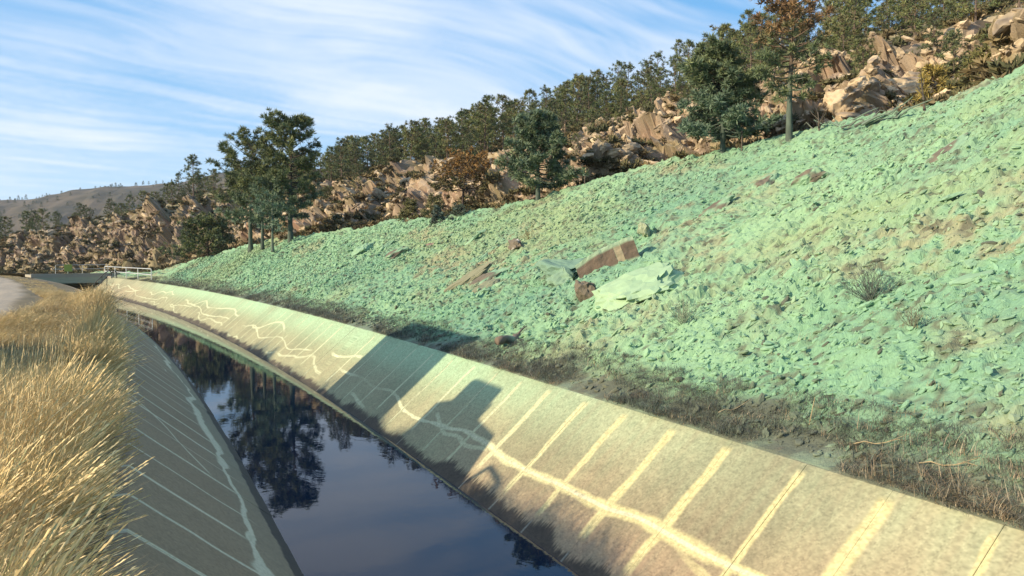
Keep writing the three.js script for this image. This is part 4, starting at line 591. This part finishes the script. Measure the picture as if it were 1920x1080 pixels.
  // dead stalks that can be told apart
  for (const [s, u, L, a, label] of [[5.05, 0.5, 0.5, 0.4, 'pale dead stalk lying on the lip by the nearest weeds'], [7.1, 0.45, 0.45, -0.3, 'dry forked stalk lying on the weeds at mid lip'], [6.05, 0.6, 0.35, 1.2, 'thin upright green-yellow stalk standing in the dark weeds'], [4.3, 0.45, 0.5, 0.8, 'brown dead stalk at the near end of the weed strip']]) {
    const S = new Soup(), up = label.includes('upright'), pts = []; for (let q = 0; q <= 5; q++) { const f = q / 5 - (up ? 0 : 0.5); pts.push(up ? V3(0.05 * f, L * f, 0.03 * f) : V3(Math.cos(a) * L * f, 0.03 + 0.08 * f + 0.02 * Math.sin(q * 2), Math.sin(a) * L * f)); } S.tube(pts, [0.007, 0.007, 0.006, 0.005, 0.004, 0.003], 5, [0.40, 0.31, 0.17]); if (!up) S.tube([pts[3], pts[5].clone().add(V3(0.04, 0.07, -0.05))], [0.005, 0.002], 4, [0.38, 0.29, 0.16]);
    const m = new THREE.Mesh(S.geo(true), woodMat); m.name = numbered('dead_stalk'); m.position.set(...at(s, u, hillAt(s, u) + (up ? -0.02 : 0.03))); m.castShadow = true; scene.add(m); tag(m, label, 'stalk');
  }
}
// ---------------------------------------------------------------- bridge, railing, ladder rails, marker post
const BR = 88.6, concreteTex = tileTex(256, (u, v) => { const q = 0.62 + 0.5 * torus(u, v, 14, 6) * 0.6 + 0.2 * torus(u, v, 80, 3); return [q, q, q]; }, true);
function box(x0, x1, y0, y1, z0, z1) { const g = new THREE.BoxGeometry(x1 - x0, y1 - y0, z1 - z0); g.translate((x0 + x1) / 2, (y0 + y1) / 2, (z0 + z1) / 2); return g; }
const concrete = std([0.40, 0.36, 0.27], 0.9, { map: concreteTex }), greenConcrete = std([0.42, 0.42, 0.28], 0.9, { map: concreteTex }), galv = std([0.60, 0.61, 0.58], 0.45, { metalness: 0.35 }), darkPipe = std([0.06, 0.055, 0.05], 0.5, { metalness: 0.3 });
{ // local x runs across the canal from the right lip (+x right), local -z away along it
  const t = thing('canal_bridge', 'small concrete bridge crossing the canal at the far left', 'bridge', at(BR, 0, 0), heading(BR));
  part('deck_slab', box(-6.7, 1.2, 0.08, 0.32, -4.2, 0), concrete, t); part('headwall', box(-6.5, 0.45, -0.55, 0.078, -0.22, -0.02), greenConcrete, t);
  part('rear_headwall', box(-6.5, 0.45, -0.95, 0.078, -4.18, -3.98), greenConcrete, t);
  part('abutment', box(-0.30, 0.40, -2.4, -0.955, -4.1, -0.06), concrete, t); part('abutment', box(-7.1, -6.1, -2.4, -0.955, -4.1, -0.06), concrete, t);
  part('wing_wall', box(-0.12, 0.12, -0.9, 0.14, 0.0, 2.2), concrete, t); part('kerb', box(-6.7, 1.2, 0.322, 0.44, -0.22, 0.02), concrete, t);
}
function pipe(pts, r, mat, name, parent) { return part(name, new THREE.TubeGeometry(new THREE.CatmullRomCurve3(pts, false, 'catmullrom', 0.1), Math.max(8, pts.length * 6), r, 8), mat, parent); }
{
  const t = thing('guard_rail', 'white pipe guard rail running along the right lip beside the bridge', 'railing', at(91.5, 0.4, 0)), o = t.position, rel = (s, u, h) => { const p = at(s, u, h); return V3(p[0] - o.x, p[1] - o.y, p[2] - o.z); };
  const ps = [91.5, 87, 82, 77, 71.5]; for (const s of ps) pipe([rel(s, 0.4, -0.1), rel(s, 0.4, 0.5), rel(s, 0.4, 1.08)], 0.042, galv, 'post', t);
  for (const h of [1.08, 0.58]) pipe(ps.map((s) => rel(s, 0.4, h)), 0.038, galv, 'rail', t);
}
{
  const t = thing('guard_rail', 'thin pipe guard rail along the bridge deck edge', 'railing', at(BR, 0, 0.44), heading(BR));
  for (let k = 0; k <= 2; k++) pipe([V3(-4.6 + k * 2.35, 0, -0.1), V3(-4.6 + k * 2.35, 0.5, -0.1), V3(-4.6 + k * 2.35, 0.86, -0.1)], 0.022, galv, 'post', t); for (const h of [0.86, 0.45]) pipe([V3(-4.6, h, -0.1), V3(-2.5, h, -0.1), V3(0.1, h, -0.1)], 0.018, galv, 'rail', t);
}
for (const [s, label] of [[84.6, 'dark curved handrail down the canal side, nearer one'], [87.0, 'dark curved handrail down the canal side, next to the bridge']]) {
  const t = thing('handrail', label, 'handrail', at(s, 0, 0), heading(s)); pipe([V3(0.05, -0.05, 0), V3(0.05, 0.55, 0), V3(-0.15, 0.72, 0), V3(-0.6, 0.4, 0), V3(-1.65, -0.75, 0), V3(-1.72, -1.1, 0), V3(-1.62, -1.38, 0)], 0.045, darkPipe, 'rail', t); pipe([V3(-0.85, -0.72, 0), V3(-0.82, -0.3, 0), V3(-0.8, 0.17, 0)], 0.035, darkPipe, 'stanchion', t);
}
{
  const t = thing('marker_post', 'yellow-green marker panel on a post at the left end of the bridge', 'marker', at(BR - 0.3, -3.6, 0.44), heading(BR)); part('post', box(-0.05, 0.05, 0, 0.95, -0.05, 0.05), std([0.45, 0.46, 0.30], 0.6), t); part('panel', box(-0.32, 0.38, 0.22, 0.92, 0.055, 0.085), std([0.30, 0.36, 0.06], 0.5), t);
}
// ---------------------------------------------------------------- spray truck on the road, outside the frame: its shadow crosses the grass and the lining
{
  const white = std([0.68, 0.68, 0.64], 0.4), tank = std([0.20, 0.34, 0.18], 0.5), black = std([0.03, 0.03, 0.03], 0.8), steel = std([0.35, 0.35, 0.35], 0.5, { metalness: 0.6 }), glass = new THREE.MeshPhysicalMaterial({ color: 0xffffff, roughness: 0.02, transmission: 1, thickness: 0 });
  const t = thing('spray_truck', 'hydroseeding truck with green tank parked on the dirt road left of the frame', 'truck', at(15.6, LIP - 4.4, 0.29), heading(15.6));
  // local -z is the way the canal runs off; the cab points back to the viewer (+z)
  part('chassis', box(-0.55, 0.55, 0.62, 0.86, -4.4, 4.5), black, t);
  const shape = new THREE.Shape(); shape.moveTo(-1.15, 1.0); shape.lineTo(-1.25, 1.4); shape.lineTo(-1.25, 3.5); shape.quadraticCurveTo(-1.2, 4.0, -0.7, 4.04); shape.lineTo(0.7, 4.04); shape.quadraticCurveTo(1.2, 4.0, 1.25, 3.5); shape.lineTo(1.25, 1.4); shape.lineTo(1.15, 1.0); shape.closePath();
  const tg = new THREE.ExtrudeGeometry(shape, { depth: 4.2, bevelEnabled: true, bevelSize: 0.04, bevelThickness: 0.04, bevelSegments: 2 }); tg.translate(0, 0, -4.36); part('tank', tg, tank, t);
  part('lower_box', box(-1.18, 1.18, 0.45, 0.95, -4.3, 1.4), black, t); part('pump_housing', box(-1.0, 1.1, 0.96, 1.25, 0.1, 1.4), steel, t);
  const cab = new THREE.Shape(); cab.moveTo(1.45, 0.5); cab.lineTo(1.45, 2.25); cab.lineTo(1.95, 2.42); cab.lineTo(1.95, 2.9); cab.quadraticCurveTo(2.0, 3.0, 2.15, 3.0); cab.lineTo(3.25, 2.98); cab.lineTo(3.3, 2.3); cab.lineTo(4.27, 2.16); cab.lineTo(4.57, 1.3); cab.lineTo(4.6, 0.5); cab.closePath();
  const hole = new THREE.Path(); hole.moveTo(2.2, 2.25); hole.lineTo(2.2, 2.62); hole.lineTo(3.05, 2.6); hole.lineTo(3.1, 2.25); hole.closePath(); cab.holes.push(hole);
  for (const x of [-1.05, 1.11]) { const g = new THREE.ExtrudeGeometry(cab, { depth: 0.06, bevelEnabled: false }); g.rotateY(-Math.PI / 2); g.translate(x, 0, 0); part('cab_side', g, white, t); const wp = new THREE.PlaneGeometry(0.92, 0.38); wp.rotateY(Math.PI / 2); wp.translate(x - 0.03, 2.43, 2.65); part('side_window', wp, glass, t); }
  part('roof', box(-1.04, 1.04, 2.88, 2.98, 2.0, 3.24), white, t); part('cab_back', box(-1.04, 1.04, 0.52, 2.2, 1.46, 1.52), white, t); part('hood', box(-1.04, 1.04, 2.02, 2.14, 3.3, 4.26), white, t); part('grille', box(-1.04, 1.04, 0.6, 1.4, 4.45, 4.55), black, t); part('floor_pan', box(-1.0, 1.0, 0.52, 0.7, 1.55, 4.4), black, t);
  const wg = new THREE.PlaneGeometry(2.0, 0.62); wg.translate(0, 2.6, 3.27); part('windscreen', wg, glass, t);
  for (const x of [-1.0, 1.0]) for (const z of [3.6, -1.9, -3.2]) { const w = part('wheel', new THREE.CylinderGeometry(0.5, 0.5, 0.3, 24).rotateZ(Math.PI / 2), black, t); w.position.set(x, 0.5, z); part('rim', new THREE.CylinderGeometry(0.26, 0.26, 0.32, 16).rotateZ(Math.PI / 2), steel, w); }
  for (const x of [-1.4, 1.4]) { const m = part('mirror', box(x - 0.11, x + 0.11, 1.9, 2.5, 3.3, 3.38), black, t); part('mirror_arm', box(Math.min(x, Math.sign(x) * 1.1), Math.max(x, Math.sign(x) * 1.1), 2.22, 2.26, 3.32, 3.36), black, m); }
  pipe([V3(0.9, 0.8, 4.5), V3(0.92, 1.2, 5.45), V3(0.92, 1.62, 5.48)], 0.06, steel, 'hose_rack', t); pipe([V3(0.92, 1.75, 4.9), V3(0.92, 1.62, 5.45), V3(0.92, 1.2, 5.4)], 0.06, steel, 'hose_rack', t); pipe([V3(0.9, 1.2, 4.55), V3(0.92, 1.75, 4.9)], 0.05, steel, 'hose_rack', t); pipe([V3(0.9, 1.1, 4.5), V3(0, 1.15, 5.1), V3(-0.9, 1.1, 4.5)], 0.04, steel, 'front_rail', t);
}
scene.fog = new THREE.FogExp2(new THREE.Color().setRGB(0.80, 0.88, 1.0), 0.00012);
renderer.render(scene, camera);
